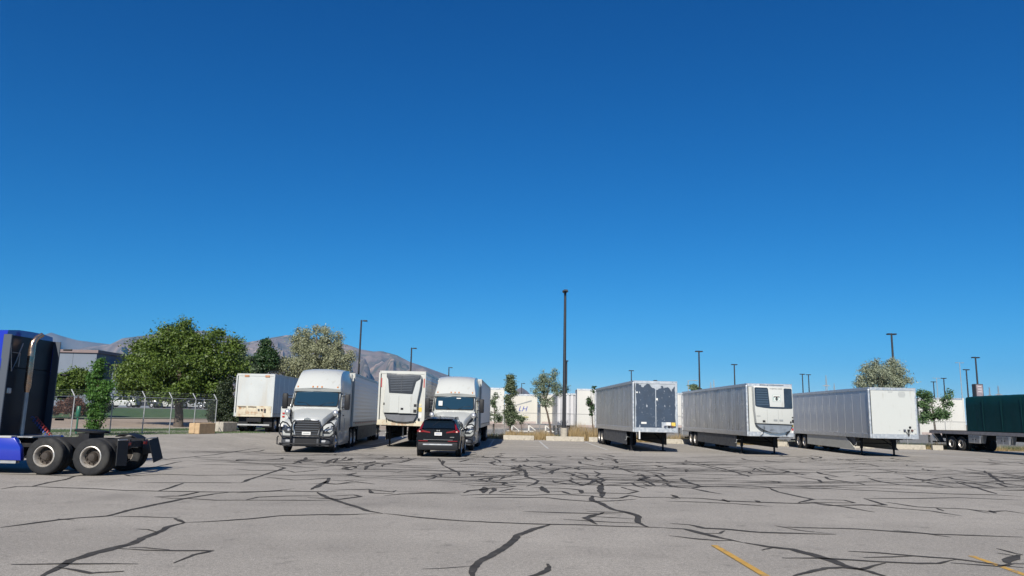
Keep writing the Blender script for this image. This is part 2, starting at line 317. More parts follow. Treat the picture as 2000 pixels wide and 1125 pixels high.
CR = {'A': [(.1, '0,272 90,258 180,258 260,238 350,222 420,200 480,190'), (.1, '180,258 330,264 520,270 700,280 880,284 1100,287 1280,288 1480,285 1560,282 1700,286 1880,286'),
 (.1, '0,488 150,468 330,445 480,432 600,424 720,392 830,366 960,340 1060,320 1180,300 1280,290'), (.07, '620,424 800,428 1000,434'),
 (.17, '220,775 330,712 400,670 520,632 640,605 730,582 800,548 880,515 940,485 1030,460'), (.22, '1030,460 1000,450 985,436'),
 (.08, '1030,460 1200,452 1400,438 1580,420 1800,415 2000,414'), (.08, '60,695 240,692 420,692 600,690 770,692'), (.1, '330,712 420,730 500,745 690,733'),
 (.08, '650,605 800,615 1000,618 1180,618 1080,640 960,686'), (.1, '720,600 800,600 950,612'), (.09, '760,496 830,498 880,515'),
 (.1, '880,285 960,262 1030,240'), (.08, '760,236 900,237 1160,237 1350,237'), (.15, '1350,236 1400,215 1480,190 1590,155 1530,142'),
 (.1, '1100,135 1300,138 1560,138 1700,150 1780,152'), (.1, '660,185 720,200 900,190 1100,196 1250,195 1420,192 1640,196 1900,190 2000,195'),
 (.1, '0,188 200,192 400,200 660,190'), (.08, '860,315 960,325 1060,325 1200,335 1600,336 1860,336'), (.1, '1300,160 1400,168 1600,170 1640,180 1740,170 1780,165'),
 (.1, '1480,206 1640,222 1720,220 1840,210 1820,240 1870,245 2000,235'), (.18, '1730,276 1790,246 1830,228'), (.1, '1320,295 1400,290 1560,280 1650,270'),
 (.08, '1370,335 1440,318 1600,312 1780,310'), (.08, '320,440 420,445'), (.1, '740,178 860,150 1010,118'), (.1, '880,112 1040,95 1200,80 1400,50 1560,36'), (.09, '1060,300 1110,290 1000,312 860,316')],
 'B': [(.15, '50,290 110,320 190,345 280,372 350,395 430,410'), (.09, '430,410 560,425 700,438 850,450 1000,458 1200,466 1360,470 1600,477 1800,484 2000,490'),
 (.15, '1360,470 1270,500 1180,535 1140,580 1090,610 1030,645 970,680 930,715 920,775'), (.17, '1332,690 1330,725 1290,745 1200,770'), (.05, '640,720 760,716 840,710 910,705 940,695'),
 (.17, '1595,310 1590,335 1640,355 1700,385 1780,405 1830,425 1835,450 1870,475 1910,487'), (.08, '1200,398 1400,404 1600,410 1760,412'), (.08, '1430,442 1560,450 1700,458 1850,464'),
 (.18, '1660,404 1560,435 1600,455 1630,470'), (.08, '1560,398 1700,402 1800,405'), (.08, '1580,425 1700,432 1830,440'), (.13, '1085,138 1150,150 1215,165 1222,185 1225,205 1290,225 1270,245 1230,258'), (.1, '0,200 200,198 400,200 600,198 850,200 1060,204 1200,208'),
 (.1, '730,100 760,140 840,180 850,198'), (.1, '120,280 240,275 340,275 480,290 500,280'), (.1, '0,320 180,330 300,315 260,305 130,312'), (.12, '340,275 360,295 480,298'),
 (.08, '120,420 300,412 400,410'), (.1, '430,310 520,300 700,295 860,300'), (.1, '0,245 90,240 170,245 260,230 380,245'), (.1, '500,288 700,292 880,290'), (.1, '60,150 170,140 320,135 520,125 600,105')],
 'C': [(.16, '0,490 110,495 200,520 320,548 440,572'), (.2, '440,572 560,595 700,610 830,640 920,665 1000,695 1100,725 1240,765'), (.1, '25,465 130,472 210,492 330,498 530,516 950,526'), (.1, '210,520 300,520 325,505'),
 (.09, '20,533 150,548 300,560 380,560'), (.1, '610,478 660,485 850,490 1060,495 1250,508 1450,522 1590,542'), (.06, '610,478 750,505 950,526'), (.09, '1270,502 1500,525 1700,532 2000,543'),
 (.1, '650,658 850,660 1000,668 1200,680 1420,690 1530,690 1600,670 1640,665'), (.11, '1020,620 1200,630 1380,645 1600,660 1750,680 1850,695 2000,712'), (.13, '700,762 800,730 880,712 980,708 1080,718 1160,700 1220,685'),
 (.12, '1850,605 1950,632 2000,640'), (.3, '1960,640 1925,660 1930,690'), (.1, '1850,630 1950,645'), (.11, '1590,685 1720,695 1860,705 1940,690 2000,690'), (.13, '540,615 600,600 650,605'), (.1, '1100,655 1250,650 1380,645'),
 (.12, '0,320 200,325 330,338 520,345 740,352 840,350 1000,372 1170,402'), (.1, '0,340 200,345 400,355 600,370'), (.14, '580,268 640,290 740,312 830,330 740,350'),
 (.12, '0,240 30,260 150,268 190,260 300,258 480,255 600,265 860,268 1000,275 1300,288 1600,300 1840,305 2000,315'), (.1, '830,330 1000,335 1055,350 960,350 740,345'), (.13, '1110,325 1230,362 1000,365'),
 (.09, '1110,325 1400,325 1640,320 2000,335'), (.1, '830,352 900,365 1100,360 1300,380 1480,395 1650,423'), (.1, '1230,345 1400,372 1550,380 1680,385 1800,408'), (.18, '1520,380 1560,395'),
 (.1, '1680,385 1820,400 1900,395 2000,410'), (.25, '1815,393 1850,408'), (.13, '180,130 280,150 380,175 470,205'), (.12, '1430,228 1520,212 1600,205'), (.12, '1430,230 1530,248 1610,262'), (.14, '1610,232 1740,265 1850,300'),
 (.12, '140,268 250,290 320,300'), (.3, '320,330 345,345'), (.3, '500,336 515,348'), (.2, '30,305 75,325'), (.1, '1700,235 1850,240 1900,260 2000,265'), (.12, '1780,170 1840,215 1890,240')],
 'D': [(.17, '1255,480 1245,540 1270,600'), (.1, '0,582 200,572 400,575 620,582 800,572 1000,578 1160,585 1300,605 1420,605 1500,580 1600,600 1800,598 2000,605'),
 (.1, '100,600 300,600 520,600 750,598 900,615 1150,635 1400,628 1550,615'), (.16, '30,560 80,538 180,530 290,515 300,535 240,565'), (.25, '190,505 185,560'), (.25, '720,500 790,560'),
 (.13, '620,505 750,515 860,515 1000,525 1070,535 1080,560 1300,560 1480,565 1580,545 1450,515'), (.12, '800,545 900,545 980,570 1080,565'), (.13, '0,480 130,495 250,490 380,490 490,500 400,510 200,505'),
 (.15, '690,450 830,460 960,450 1080,495 970,500'), (.17, '950,455 1000,440'), (.14, '1080,495 1160,470 1210,450 1260,490'), (.13, '1260,490 1400,480 1520,470 1550,495 1640,520'),
 (.11, '700,445 900,440 1200,445 1440,445 1600,455 1800,460 2000,470'), (.1, '0,410 200,412 400,403 580,405'), (.12, '600,430 720,436'), (.12, '330,545 400,555 520,545 640,550 700,545'), (.12, '340,545 460,520 560,530'),
 (.25, '1430,508 1470,520'), (.35, '1085,560 1125,560'), (.14, '1620,475 1690,500 1600,500'), (.2, '1790,485 1860,470'), (.12, '1820,490 2000,515'), (.2, '1870,575 1940,592'), (.2, '1870,608 1940,600'),
 (.1, '480,318 700,320 860,318 980,330 900,345 720,348'), (.1, '630,295 800,300 960,302'), (.1, '1160,318 1400,340 1480,358 1600,362 2000,366'), (.11, '700,375 900,375 1200,385 1500,400 1800,405 2000,402')]}
sm_ = MB()
for k, L_ in CR.items():
    ox, oy, sc = TR[k]
    for wdt, s in L_:
        pts = [G(ox + float(a.split(',')[0]) / sc, oy + float(a.split(',')[1]) / sc) for a in s.split()]
        ribbon(sm_, pts, wdt * (.82 if wdt > .12 else 1))
for i in range(270):                                         # the dense net of older seals farther back
    py = 889 + 58 * random.random() ** 1.3; px = random.uniform(330, 2150) if py < 915 else random.uniform(620, 2150); ln = random.uniform(40, 300); pts = []; y = py + (px - 1000) * .012; sl_ = random.uniform(-.02, .035)
    kk = random.randint(3, 6)
    for j in range(kk + 1):
        pts.append(G(px + ln * j / kk, y + ln * j / kk * sl_ + random.uniform(-1.4, 1.4)))
    ribbon(sm_, pts, random.uniform(.045, .085), dz=.008)
    if random.random() < .6:
        q = random.choice(pts); a = q + Vector((random.uniform(-.5, .5), random.uniform(.6, 3), 0)); ribbon(sm_, [q, q.lerp(a, .5) + Vector((random.uniform(-.4, .4), 0, 0)), a], random.uniform(.08, .16), dz=.009)
tag(sm_.build('crack_sealant', SEAL, lot, fix=False), kind='stuff')
# ---- painted lines
YPAINT = M('worn_yellow_paint', (.62, .36, .06), .7, var=.12, vs=6, spots=[((.2, .19, .17), 9, .58, .68)])
WPAINT = M('worn_white_paint', (.62, .62, .6), .7, var=.1, vs=6, spots=[((.25, .24, .22), 7, .52, .64)])
def line(name, mat, a, c, wdt, dz=.005):
    m = MB(); d = (c - a).normalized(); nn = Vector((-d.y, d.x, 0)) * wdt / 2; k = max(1, int((c - a).length / 2)); rows_ = []
    for i in range(k + 1):
        p = a.lerp(c, i / k); z = gz(p.x, p.y) + dz; rows_.append([(p.x + nn.x, p.y + nn.y, z), (p.x - nn.x, p.y - nn.y, z)])
    m.grid(rows_); return m.build(name, mat, lot, fix=False)
line('yellow_stall_line', YPAINT, G(1395, 1066), G(1512, 1136), .105, .0105)
line('yellow_stall_line', YPAINT, G(1897, 1086), G(2060, 1144), .1, .0045)
for k in range(-3, 9):
    x = 2.36 + 3.56 * k
    line('white_stall_line', WPAINT, Vector((x, 46 if k < 7 else 40, 0)), Vector((x, 60.2 - .1 * x, 0)), .12)
# ---- mountains
def fbm(u, v, oct_=5, seed=0):
    r = np.random.default_rng(seed); tot = 0; amp = 1; fr = 1
    for o in range(oct_):
        T = r.uniform(-1, 1, (64, 64)); a = u * fr; c = v * fr; i = np.floor(a).astype(int); j = np.floor(c).astype(int); f = a - i; g = c - j
        f = f * f * (3 - 2 * f); g = g * g * (3 - 2 * g); i %= 64; j %= 64; i2 = (i + 1) % 64; j2 = (j + 1) % 64
        tot = tot + amp * (T[i, j] * (1 - f) * (1 - g) + T[i2, j] * f * (1 - g) + T[i, j2] * (1 - f) * g + T[i2, j2] * f * g); amp *= .5; fr *= 2
    return tot
def range_(name, prof, Y, depth, mat, seed, nu=260, nv=70, rough=.18):
    px = np.linspace(prof[0][0], prof[-1][0], nu); py = np.interp(px, [p[0] for p in prof], [p[1] for p in prof])
    crest = [at(a, c, Y) for a, c in zip(px, py)]
    t = np.linspace(0, 1.5, nv); U, T = np.meshgrid(np.linspace(0, nu / 22, nu), t)
    n1 = fbm(U + T * .6, T * 2.2, 6, seed); rid = 1 - np.abs(fbm(U * 2.6 + T, T * 1.0 + 7, 5, seed + 1))
    rows_ = []
    for j in range(nv):
        tt = t[j]; pr = tt ** 1.15 if tt <= 1 else 1 - (tt - 1) * .9
        row = []
        for i in range(nu):
            c = crest[i]; h = max(c.z, 0); fade = max(0, min(1, 4 * tt * (1.0 - tt))) if tt < 1 else 0
            z = h * max(0, pr + fade * (rough * n1[j, i] + .42 * (rid[j, i] - .7)))
            k = (Y - depth * (1 - tt)) / Y; row.append((c.x * k, c.y * k, z - 3))
        rows_.append(row)
    m = MB(); m.grid(rows_); o = m.build(name, mat, smooth=60, fix=False); o['kind'] = 'structure'; return o
MT = M('dry_mountain_slope', (.205, .155, .125), .95, var=.45, vs=.0022, spots=[((.10, .10, .065), .0035, .48, .6), ((.42, .31, .24), .007, .56, .68)], bump=.6, bs=.03)
MT2 = M('far_mountain_slope', (.14, .12, .105), .95, var=.3, vs=.0015)
pA = [(-420, 720), (-200, 705), (0, 702), (130, 690), (170, 677), (200, 674), (215, 672), (240, 660), (280, 655), (330, 648), (400, 645), (420, 648), (445, 655), (465, 662), (482, 668), (500, 665), (530, 659), (560, 654), (580, 656), (600, 659), (640, 666), (680, 673), (705, 682), (730, 686), (745, 685), (775, 693), (800, 706), (830, 716), (860, 727), (880, 734), (930, 756), (965, 775), (1000, 800), (1040, 813)]
pB = [(-450, 660), (-200, 640), (-60, 650), (0, 645), (30, 645), (60, 652), (85, 654), (100, 649), (118, 655), (150, 664), (180, 668), (215, 672), (280, 690), (400, 720)]
pC = [(985, 808), (1000, 778), (1010, 757), (1018, 754), (1030, 762), (1045, 778), (1060, 795), (1085, 812)]
range_('mountain_range', pA, 8200, 4200, MT, 3); range_('far_mountain_range', pB, 10500, 2300, MT2, 9, 120, 40); range_('small_hill', pC, 5200, 1500, MT, 21, 60, 30)
# ---- fences
def fence(name, label, P, h, arm=None, wire=.006, step=.075):
    root = thing(name, label, 'fence', (P[0][0], P[0][1], gz(*P[0])))
    ox, oy, oz = root.location
    post = MB().cyl((0, 0, 0), (0, 0, h), .032, n=8).mesh('post', GALV, smooth=40)
    top = []
    for (x, y) in P:
        z = gz(x, y) - oz; o = link('post', post, root, (x - ox, y - oy, z)); top.append(Vector((x - ox, y - oy, z + h)))
        if arm:
            a = Vector((arm[0], arm[1], arm[2])); MB().tube([(0, 0, h - .03), tuple(a * .5 + Vector((0, 0, h))), tuple(a + Vector((0, 0, h)))], .03, 6).build('barbed_wire_arm', M('bright_galvanised', (.7, .71, .7), .4, .5, var=.05), o)
    MB().tube([tuple(t) for t in top], .022, 6).build('top_rail', GALV, root, smooth=40)
    if arm:
        m = MB()
        for k in (.35, .65, .95): m.tube([tuple(t + Vector(arm) * k) for t in top], .006, 4)
        tag(m.build('barbed_wire', GALV, root), kind='stuff')
    m = MB()
    for a, c in zip(top[:-1], top[1:]):
        d = c - a; Lg = d.length; H = h - .06
        def p(u, v): return tuple(a + d * (u / Lg) + Vector((0, 0, v - h + .02)))
        u = -H
        while u < Lg:
            for sgn in (1, -1):
                u0, v0, u1, v1 = u, 0, u + H, H
                if u0 < 0: v0 = -u0; u0 = 0
                if u1 > Lg: v1 = H - (u1 - Lg); u1 = Lg
                if sgn < 0: u0, u1 = Lg - u0, Lg - u1
                if v1 - v0 > .02:
                    e = wire * .5
                    m.add([p(u0, v0 - e), p(u0, v0 + e), p(u1, v1 + e), p(u1, v1 - e)], [(0, 1, 2, 3)])
            u += step
    tag(m.build('wire_mesh', GALV, root, fix=False), kind='stuff'); return root
fence('chain_link_fence', 'chain link fence with angled white barbed wire arms above the green lawn strip', [fpt(s, 0) for s in (-24, -21, -18, -15, -12, -9, -6.6, -4.4, -2.1, 0, 1.9, 3.7, 5.4)], 2.13, arm=(-.26, .06, .36))
fence('chain_link_fence', 'long plain chain link fence behind the dry grass and concrete blocks', [(x, 67.0 - .1 * x) for x in [-6.5 + 3.05 * k for k in range(18)]], 2.15)
# ================================================================== vehicles (local +x = forward, +y = left, z up)
_wm = {}
def wheel(parent, x, y, side, r=.52, wd=.28, kind='dual', z=None):
    "side +1/-1: which way the dish faces"
    key = (r, wd, kind)
    if key not in _wm:
        h = wd / 2; ri = r * .56
        t = MB().lathe([(ri, -h + .03), (ri + .03, -h), (r * .86, -h), (r * .96, -h + .025), (r, -h + .06), (r, -.05), (r - .012, -.045), (r - .012, -.03), (r, -.025), (r, .025), (r - .012, .03), (r - .012, .045), (r, .05), (r, h - .06), (r * .96, h - .025), (r * .86, h), (ri + .03, h), (ri, h - .03)], 36).mesh('wheel', RUBBER, smooth=35)
        if kind == 'dual':
            rim = MB().lathe([(ri + .012, h - .01), (ri - .012, h + .004), (ri - .03, h - .02), (ri - .04, -h * .3), (ri - .05, -h * .4), (ri - .02, -h * .5), (ri, h - .04)], 30).mesh('rim', RIMS, smooth=40)
            hub = MB().lathe([(.001, -h * .2), (ri - .035, -h * .34), (ri - .035, -h * .45), (.001, -h * .45)], 24)
            hub.lathe([(.001, h * .75), (.09, h * .72), (.12, h * .5), (.13, -h * .25), (.001, -h * .3)], 16)
            for k in range(10):
                a = k * math.pi / 5; c, s = math.cos(a) * .2, math.sin(a) * .2; hub.cyl((c, -h * .3, s), (c, h * .05, s), .022, n=6)
            hub = hub.mesh('hub', RIMD, smooth=40)
        elif kind == 'front':
            rim = MB().lathe([(ri + .012, h - .01), (ri - .012, h + .006), (ri - .03, h - .03), (ri - .06, h - .05), (.16, h + .01), (.16, h - .03), (ri - .04, -h * .4), (ri, h - .04)], 30).mesh('rim', ALU, smooth=40)
            hub = MB().lathe([(.001, h + .06), (.08, h + .05), (.1, h + .01), (.16, h), (.16, -.02), (.001, -.02)], 16)
            for k in range(10):
                a = k * math.pi / 5; c, s = math.cos(a) * .14, math.sin(a) * .14; hub.cyl((c, h, s), (c, h + .03, s), .016, n=6)
            hub = hub.mesh('hub', CHROME, smooth=40)
        else:
            rim = MB().lathe([(ri + .01, h - .008), (ri - .01, h), (ri - .03, h - .03), (ri - .03, 0), (ri, 0)], 28)
            for k in range(5):
                a = k * 2 * math.pi / 5; c, s = math.cos(a), math.sin(a)
                rim.add([(c * .05 - s * .05, h - .02, s * .05 + c * .05), (c * .05 + s * .05, h - .02, s * .05 - c * .05), (c * ri + s * .03, h - .015, s * ri - c * .03), (c * ri - s * .03, h - .015, s * ri + c * .03)], [(0, 1, 2, 3)])
            rim = rim.mesh('rim', ALU if kind == 'car' else BLACKP, smooth=40, fix=False)
            hub = MB().lathe([(.001, h - .01), (.06, h - .015), (.07, h - .06), (ri - .03, -.01), (ri - .03, -.03), (.001, -.03)], 20).mesh('hub', RIMD, smooth=40)
        _wm[key] = (t, rim, hub)
    t, rim, hub = _wm[key]
    o = link('wheel', t, parent, (x, y, r if z is None else z)); o.rotation_euler = (0, random.uniform(0, 3), 0 if side > 0 else math.pi)
    link('rim', rim, o); link('hub', hub, o); return o
def duals(parent, x, y0=1.08, r=.52):
    for s in (1, -1):
        wheel(parent, x, s * y0, s, r); wheel(parent, x, s * (y0 - .33), s, r)
def arc(cx, cz, r, a0, a1, n): return [(cx + r * math.cos(R(a0 + (a1 - a0) * i / n)), cz + r * math.sin(R(a0 + (a1 - a0) * i / n))) for i in range(n + 1)]
def yside(z): return 1.235 if z < 2.15 else 1.235 - .05 * (z - 2.15) / .85
def plate(pts, off, s, th=.02):
    m = MB(); n = len(pts)
    return m.add([(x, s * (yside(z) + off), z) for x, z in pts] + [(x, s * (yside(z) + off - th), z) for x, z in pts], [tuple(range(n)), tuple(range(2 * n - 1, n - 1, -1))] + [(i, (i + 1) % n, n + (i + 1) % n, n + i) for i in range(n)])
def tractor(label, loc, rz, paint, roof_paint, group=None, bull=True, stack=False, name='semi_truck', A=-6.0):
    A2 = A - 1.32; E = A - (2.3 if not stack else 2.02)
    T = thing(name, label, 'truck', loc, rz, group)
    # hood
    def hs_(w_, t): return [(w_, .75), (w_ + .01, 1.15), (w_, t - .2), (w_ * .93, t - .07), (w_ * .55, t - .01), (0, t)]
    MB().loft([(-.13, hs_(.6, 1.5)), (-.2, hs_(.67, 1.58)), (-.4, hs_(.74, 1.68)), (-.8, hs_(.84, 1.82)), (-1.3, hs_(.97, 1.98)), (-1.9, hs_(1.12, 2.15))], bow=lambda x: .12).build('hood', paint, T, smooth=35)
    # fenders with wheel arch, headlights
    arch = arc(-1.15, .55, .63, 20, 160, 14)
    prof = [(-.16, .82), (-.13, 1.05), (-.3, 1.27), (-.75, 1.45), (-1.4, 1.6), (-1.98, 1.68), (-1.98, .7)] + [p for p in reversed(arch)] + [(-.45, .72), (-.2, .74)]
    for s in (1, -1):
        a, b = (.72, 1.2) if s > 0 else (-1.2, -.72)
        fm = MB().prism(prof, 'y', a, b)
        fm.v = [(x - (.24 * min(1, max(0, (x + .9) / .5)) if abs(y) > 1 else 0), y, z) for x, y, z in fm.v]
        fm.build('fender', paint, T, smooth=40, bevel=.05, seg=2)
        fx = lambda y, z: float(np.interp(z, [.82, 1.05, 1.27, 1.45], [-.16, -.13, -.3, -.75])) + .03 - .24 * max(0, y - .72) / .48
        yy = [(.74, .9), (.76, 1.05), (.92, 1.19), (1.08, 1.27), (1.19, 1.27), (1.17, 1.05), (1.02, .9)]
        MB().add([(fx(y, z), s * y, z) for y, z in yy] + [(-.75, s * y, z) for y, z in yy], [tuple(range(7)), tuple(range(13, 6, -1))] + [(i, (i + 1) % 7, 7 + (i + 1) % 7, 7 + i) for i in range(7)]).build('headlight', M('headlight_housing', (.05, .055, .06), .15, coat=.8), T)
        for q, (y, z) in enumerate(((.85, 1.04), (1.03, 1.2))):
            MB().lathe([(.001, .02), (.05, .012), (.065, -.02), (.001, -.02)], 12).build('lamp', LENS, T).matrix_local = Matrix.Translation((fx(y, z) + .012, s * y, z)) @ Matrix.Rotation(R(-90), 4, 'Z')
        wheel(T, -1.15, s * 1.05, s, .51, .29, 'front')
        B(-2.0, -.5, s * .6 - .03, s * .6 + .03, .55, 1.05).build('inner_fender', BLACKP, T)
    for s in (1, -1): MB().tube([(-.4, s * .8, 1.34), (-.8, s * .93, 1.52), (-1.3, s * 1.06, 1.68), (-1.95, s * 1.19, 2.0)], [.02, .045, .06, .05], 8).build('cowl_strip', BLACKP, T, smooth=50)
    # bumper
    MB().prism([(0, -.85), (0, .85), (-.12, 1.08), (-.42, 1.21), (-.62, 1.21), (-.62, -1.21), (-.42, -1.21), (-.12, -1.08)], 'z', .3, .78).build('bumper', SKIRTD if bull else paint, T, smooth=40, bevel=.04, seg=2)
    B(-.05, .012, -.5, .5, .36, .7).build('bumper_intake', BLACKP, T)
    for s in (1, -1): MB().box(-.06, .012, s * .8 - .12, s * .8 + .12, .5, .6).build('fog_light', LENS, T, bevel=.01)
    # grille
    g = MB().prism([(-.5, .78), (.5, .78), (.6, 1.2), (.55, 1.5), (-.55, 1.5), (-.6, 1.2)], 'x', -.2, -.095).build('grille', BLACKP, T)
    for z in (.86, .97, 1.08, 1.19, 1.3, 1.41):
        hw = .5 + .1 * min(1, (z - .78) / .42) - .03; MB().box(-.1, -.065, -hw, hw, z - .018, z + .018).build('slat', M('satin_grille_bar', (.2, .21, .23), .3, .8), g, bevel=.006)
    MB().tube([(-.09, -.52, .79), (-.08, -.62, 1.2), (-.1, -.56, 1.5), (-.1, 0, 1.54), (-.1, .56, 1.5), (-.08, .62, 1.2), (-.09, .52, .79)], .028, 6).build('grille_surround', ALU, g, smooth=60)
    B(-.07, -.04, -.2, .2, .83, .97).build('licence_plate', PAPER, T); B(-.06, -.034, -.15, .15, .885, .915).build('plate_characters', GREYP, T)
    MB().prism([(-.2, 1.5), (.2, 1.5), (.12, 1.58), (0, 1.62), (-.12, 1.58)], 'x', -.14, -.06).build('emblem', CHROME, T, bevel=.01)
    # cab and roof fairing
    bow = lambda x: .16 if x > -2.35 else .1 if x > -2.6 else .04 if x > -3.4 else 0
    Z = .95
    MB().loft([(-1.7, [(1.12, Z), (1.18, 1.5), (1.16, 2.06), (1.08, 2.11), (.6, 2.14), (0, 2.15)]), (-2.2, [(1.2, Z), (1.22, 1.5), (1.21, 2.1), (1.12, 2.86), (.6, 2.93), (0, 2.94)]),
               (-2.32, [(1.21, Z), (1.23, 1.5), (1.22, 2.15), (1.17, 2.95), (.7, 3.0), (0, 3.01)]), (-3.3, [(1.22, Z), (1.23, 1.5), (1.22, 2.2), (1.18, 2.96), (.7, 3.0), (0, 3.01)]),
               (-5.0, [(1.22, Z), (1.23, 1.5), (1.22, 2.2), (1.18, 2.96), (.7, 3.0), (0, 3.01)])], bow).build('cab', paint, T, smooth=35)
    rf = MB().loft([(-2.02, [(1.15, 2.9), (1.16, 2.95), (1.12, 3.02), (.6, 3.06), (0, 3.07)]), (-2.1, [(1.18, 2.88), (1.17, 3.02), (1.12, 3.12), (.6, 3.17), (0, 3.18)]), (-2.3, [(1.2, 2.88), (1.17, 3.15), (1.07, 3.4), (.6, 3.47), (0, 3.49)]),
               (-2.55, [(1.21, 2.88), (1.17, 3.28), (1.04, 3.62), (.6, 3.71), (0, 3.73)]), (-2.9, [(1.22, 2.88), (1.17, 3.4), (1.02, 3.83), (.6, 3.92), (0, 3.94)]), (-3.4, [(1.22, 2.88), (1.18, 3.5), (1.02, 3.98), (.6, 4.05), (0, 4.07)]),
               (-4.2, [(1.23, 2.88), (1.2, 3.55), (1.05, 4.06), (.6, 4.12), (0, 4.13)]), (-5.05, [(1.23, 2.88), (1.2, 3.6), (1.08, 4.08), (.6, 4.13), (0, 4.14)])], bow).build('roof_fairing', roof_paint, T, smooth=40)
    MB().box(-5.06, -3.2, -1.2, 1.2, 3.0, 3.02).build('fairing_seam', GREYP, rf)
    for y in (-.98, -.22, 0, .22, .98):
        MB().box(-.05, .035, -.03, .03, -.045, .045).build('marker_light', AMBER, rf, bevel=.01).matrix_local = Matrix.Translation((-2.1 - .145 * (y / 1.0) ** 2 + .04, y, 3.12)) @ Matrix.Rotation(R(-35), 4, 'Y')
    # windshield
    def ws(w0, w1, z0, z1, o):
        rows_ = []
        for i in range(7):
            t = i / 6; z = z0 + (z1 - z0) * t; f = (z - 2.15) / (2.94 - 2.15); x = -1.7 - .5 * f; hw = w0 + (w1 - w0) * t
            rr = 1 - .05 * (abs(2 * t - 1) ** 6); rows_.append([(x - .16 * (hw * u / 1.2) ** 2 + o, hw * rr * u, z + o * .5) for u in np.linspace(-1, 1, 13)])
        return MB().grid(rows_)
    wf = ws(1.1, 1.07, 2.15, 2.93, .012).build('windshield_gasket', BLACKP, T, smooth=60, fix=False)
    ws(1.06, 1.03, 2.19, 2.89, .024).build('windshield', GLASS, T, smooth=60, fix=False)
    for s in (1, -1): MB().tube([(-1.68, s * .25, 2.2), (-1.82, s * .5, 2.33), (-1.86, s * .9, 2.36)], .012, 5).build('wiper', BLACKP, T)
    for s in (1, -1):
        d = plate([(-1.98, 1.0), (-3.0, 1.0), (-3.0, 2.84), (-2.42, 2.84), (-1.98, 2.2)], .012, s).build('door', paint, T, bevel=.004)
        plate([(-2.07, 2.1), (-2.07, 2.26), (-2.45, 2.78), (-2.94, 2.78), (-2.94, 2.02)], .02, s).build('window', GLASS, d)
        MB().box(-2.9, -2.7, s * 1.25 - .02, s * 1.25 + .02, 1.72, 1.77).build('handle', BLACKP, d, bevel=.008)
        plate([(-3.35, 2.35), (-4.0, 2.35), (-4.0, 2.75), (-3.35, 2.75)], .012, s).build('sleeper_window', GLASS, T)
        plate([(-3.3, 1.05), (-4.1, 1.05), (-4.1, 1.6), (-3.3, 1.6)], .012, s).build('luggage_hatch', paint, T, bevel=.004)
        # chassis skirt with steps
        MB().prism([(-2.0, .38), (A + .64, .38), (A + .7, .75), (A + .9, 1.02), (-2.0, 1.02)], 'y', s * 1.02, s * 1.2).build('side_skirt', paint, T, smooth=40, bevel=.03, seg=2)
        for z, x0, x1 in ((.55, -3.0, -2.15), (.86, -3.0, -2.15), (.62, -5.1, -4.4)): MB().box(x0, x1, s * 1.2 - .05, s * 1.2 + .02, z - .03, z + .03).build('step', ALU, T, bevel=.008)
        B(A + .78, -2.1, s * 1.1 - .08, s * 1.1 + .09, .3, .375).build('skirt_edge', GALV, T)
        # side extenders behind the sleeper
        MB().box(-5.5 if not stack else -5.26, -5.02, s * 1.2 - .03, s * 1.2 + .015, 1.1, 3.95).build('side_extender', paint if not stack else M('grey_extender', (.06, .075, .1), .5), T, bevel=.012)
        # mirrors
        h = MB().box(-2.08, -1.9, s * 1.52 - .13, s * 1.52 + .13, 2.02, 2.78).build('door_mirror', BLACKP, T, bevel=.05, seg=2, smooth=40)
        B(-2.09, -2.084, s * 1.52 - .1, s * 1.52 + .1, 2.07, 2.72).build('mirror_glass', CHROME, h)
        for z in (2.15, 2.66): MB().tube([(-2.05, s * 1.2, z), (-1.98, s * 1.4, z)], .025, 6).build('mirror_arm', BLACKP, h)
        hm = MB().lathe([(.001, .07), (.09, .05), (.13, 0), (.1, -.06), (.001, -.09)], 14).build('hood_mirror', ALU if paint is WHITE else BLACKP, T, smooth=60)
        hm.matrix_local = Matrix.Translation((-.95, s * 1.14, 1.86)) @ Matrix.Rotation(R(90), 4, 'Z') @ Matrix.Scale(1.2, 4, (0, 0, 1))
        MB().tube([(-.95, s * 1.14, 1.8), (-1.0, s * 1.08, 1.6), (-1.05, s * 1.02, 1.5)], .016, 6).build('mirror_stalk', BLACKP, T)
        # mudflaps, tail lights, rear fenders
        MB().box(E - .04, E - .02, s * .92 - .3, s * .92 + .3, .28, .98).build('mud_flap', BLACKP, T).matrix_local = Matrix.Translation((E - .03, s * .92, 1.0)) @ Matrix.Rotation(R(-9 if s < 0 else 4), 4, 'X') @ Matrix.Rotation(R(14 if s < 0 else 3), 4, 'Y') @ Matrix.Translation((.03 - E, -s * .92, -1.0))
        MB().tube([(E + .1, s * .42, .95), (E - .03, s * .7, 1.0), (E - .03, s * 1.2, 1.0)], .022, 6).build('mud_flap_bracket', GALV, T)
        MB().box(E - .01, E + .08, s * .5 - .12, s * .5 + .12, .82, .93).build('tail_light', RED, T, bevel=.02)
        for x0 in (A, A2):
            qf = MB()
            for r_ in (.6,):
                pts = arc(x0, .52, r_, 60, 178, 12) if x0 == A2 else arc(x0, .52, r_, 70, 110, 5)
                for a, c in zip(pts[:-1], pts[1:]): qf.add([(a[0], s * .62, a[1]), (a[0], s * 1.22, a[1]), (c[0], s * 1.22, c[1]), (c[0], s * .62, c[1]), (a[0], s * .62, a[1] - .02), (a[0], s * 1.22, a[1] - .02), (c[0], s * 1.22, c[1] - .02), (c[0], s * .62, c[1] - .02)], [(0, 1, 2, 3), (4, 7, 6, 5), (0, 4, 5, 1), (2, 6, 7, 3), (1, 5, 6, 2), (0, 3, 7, 4)])
            if s < 0 or not stack: qf.build('quarter_fender', BLACKP, T, smooth=40)
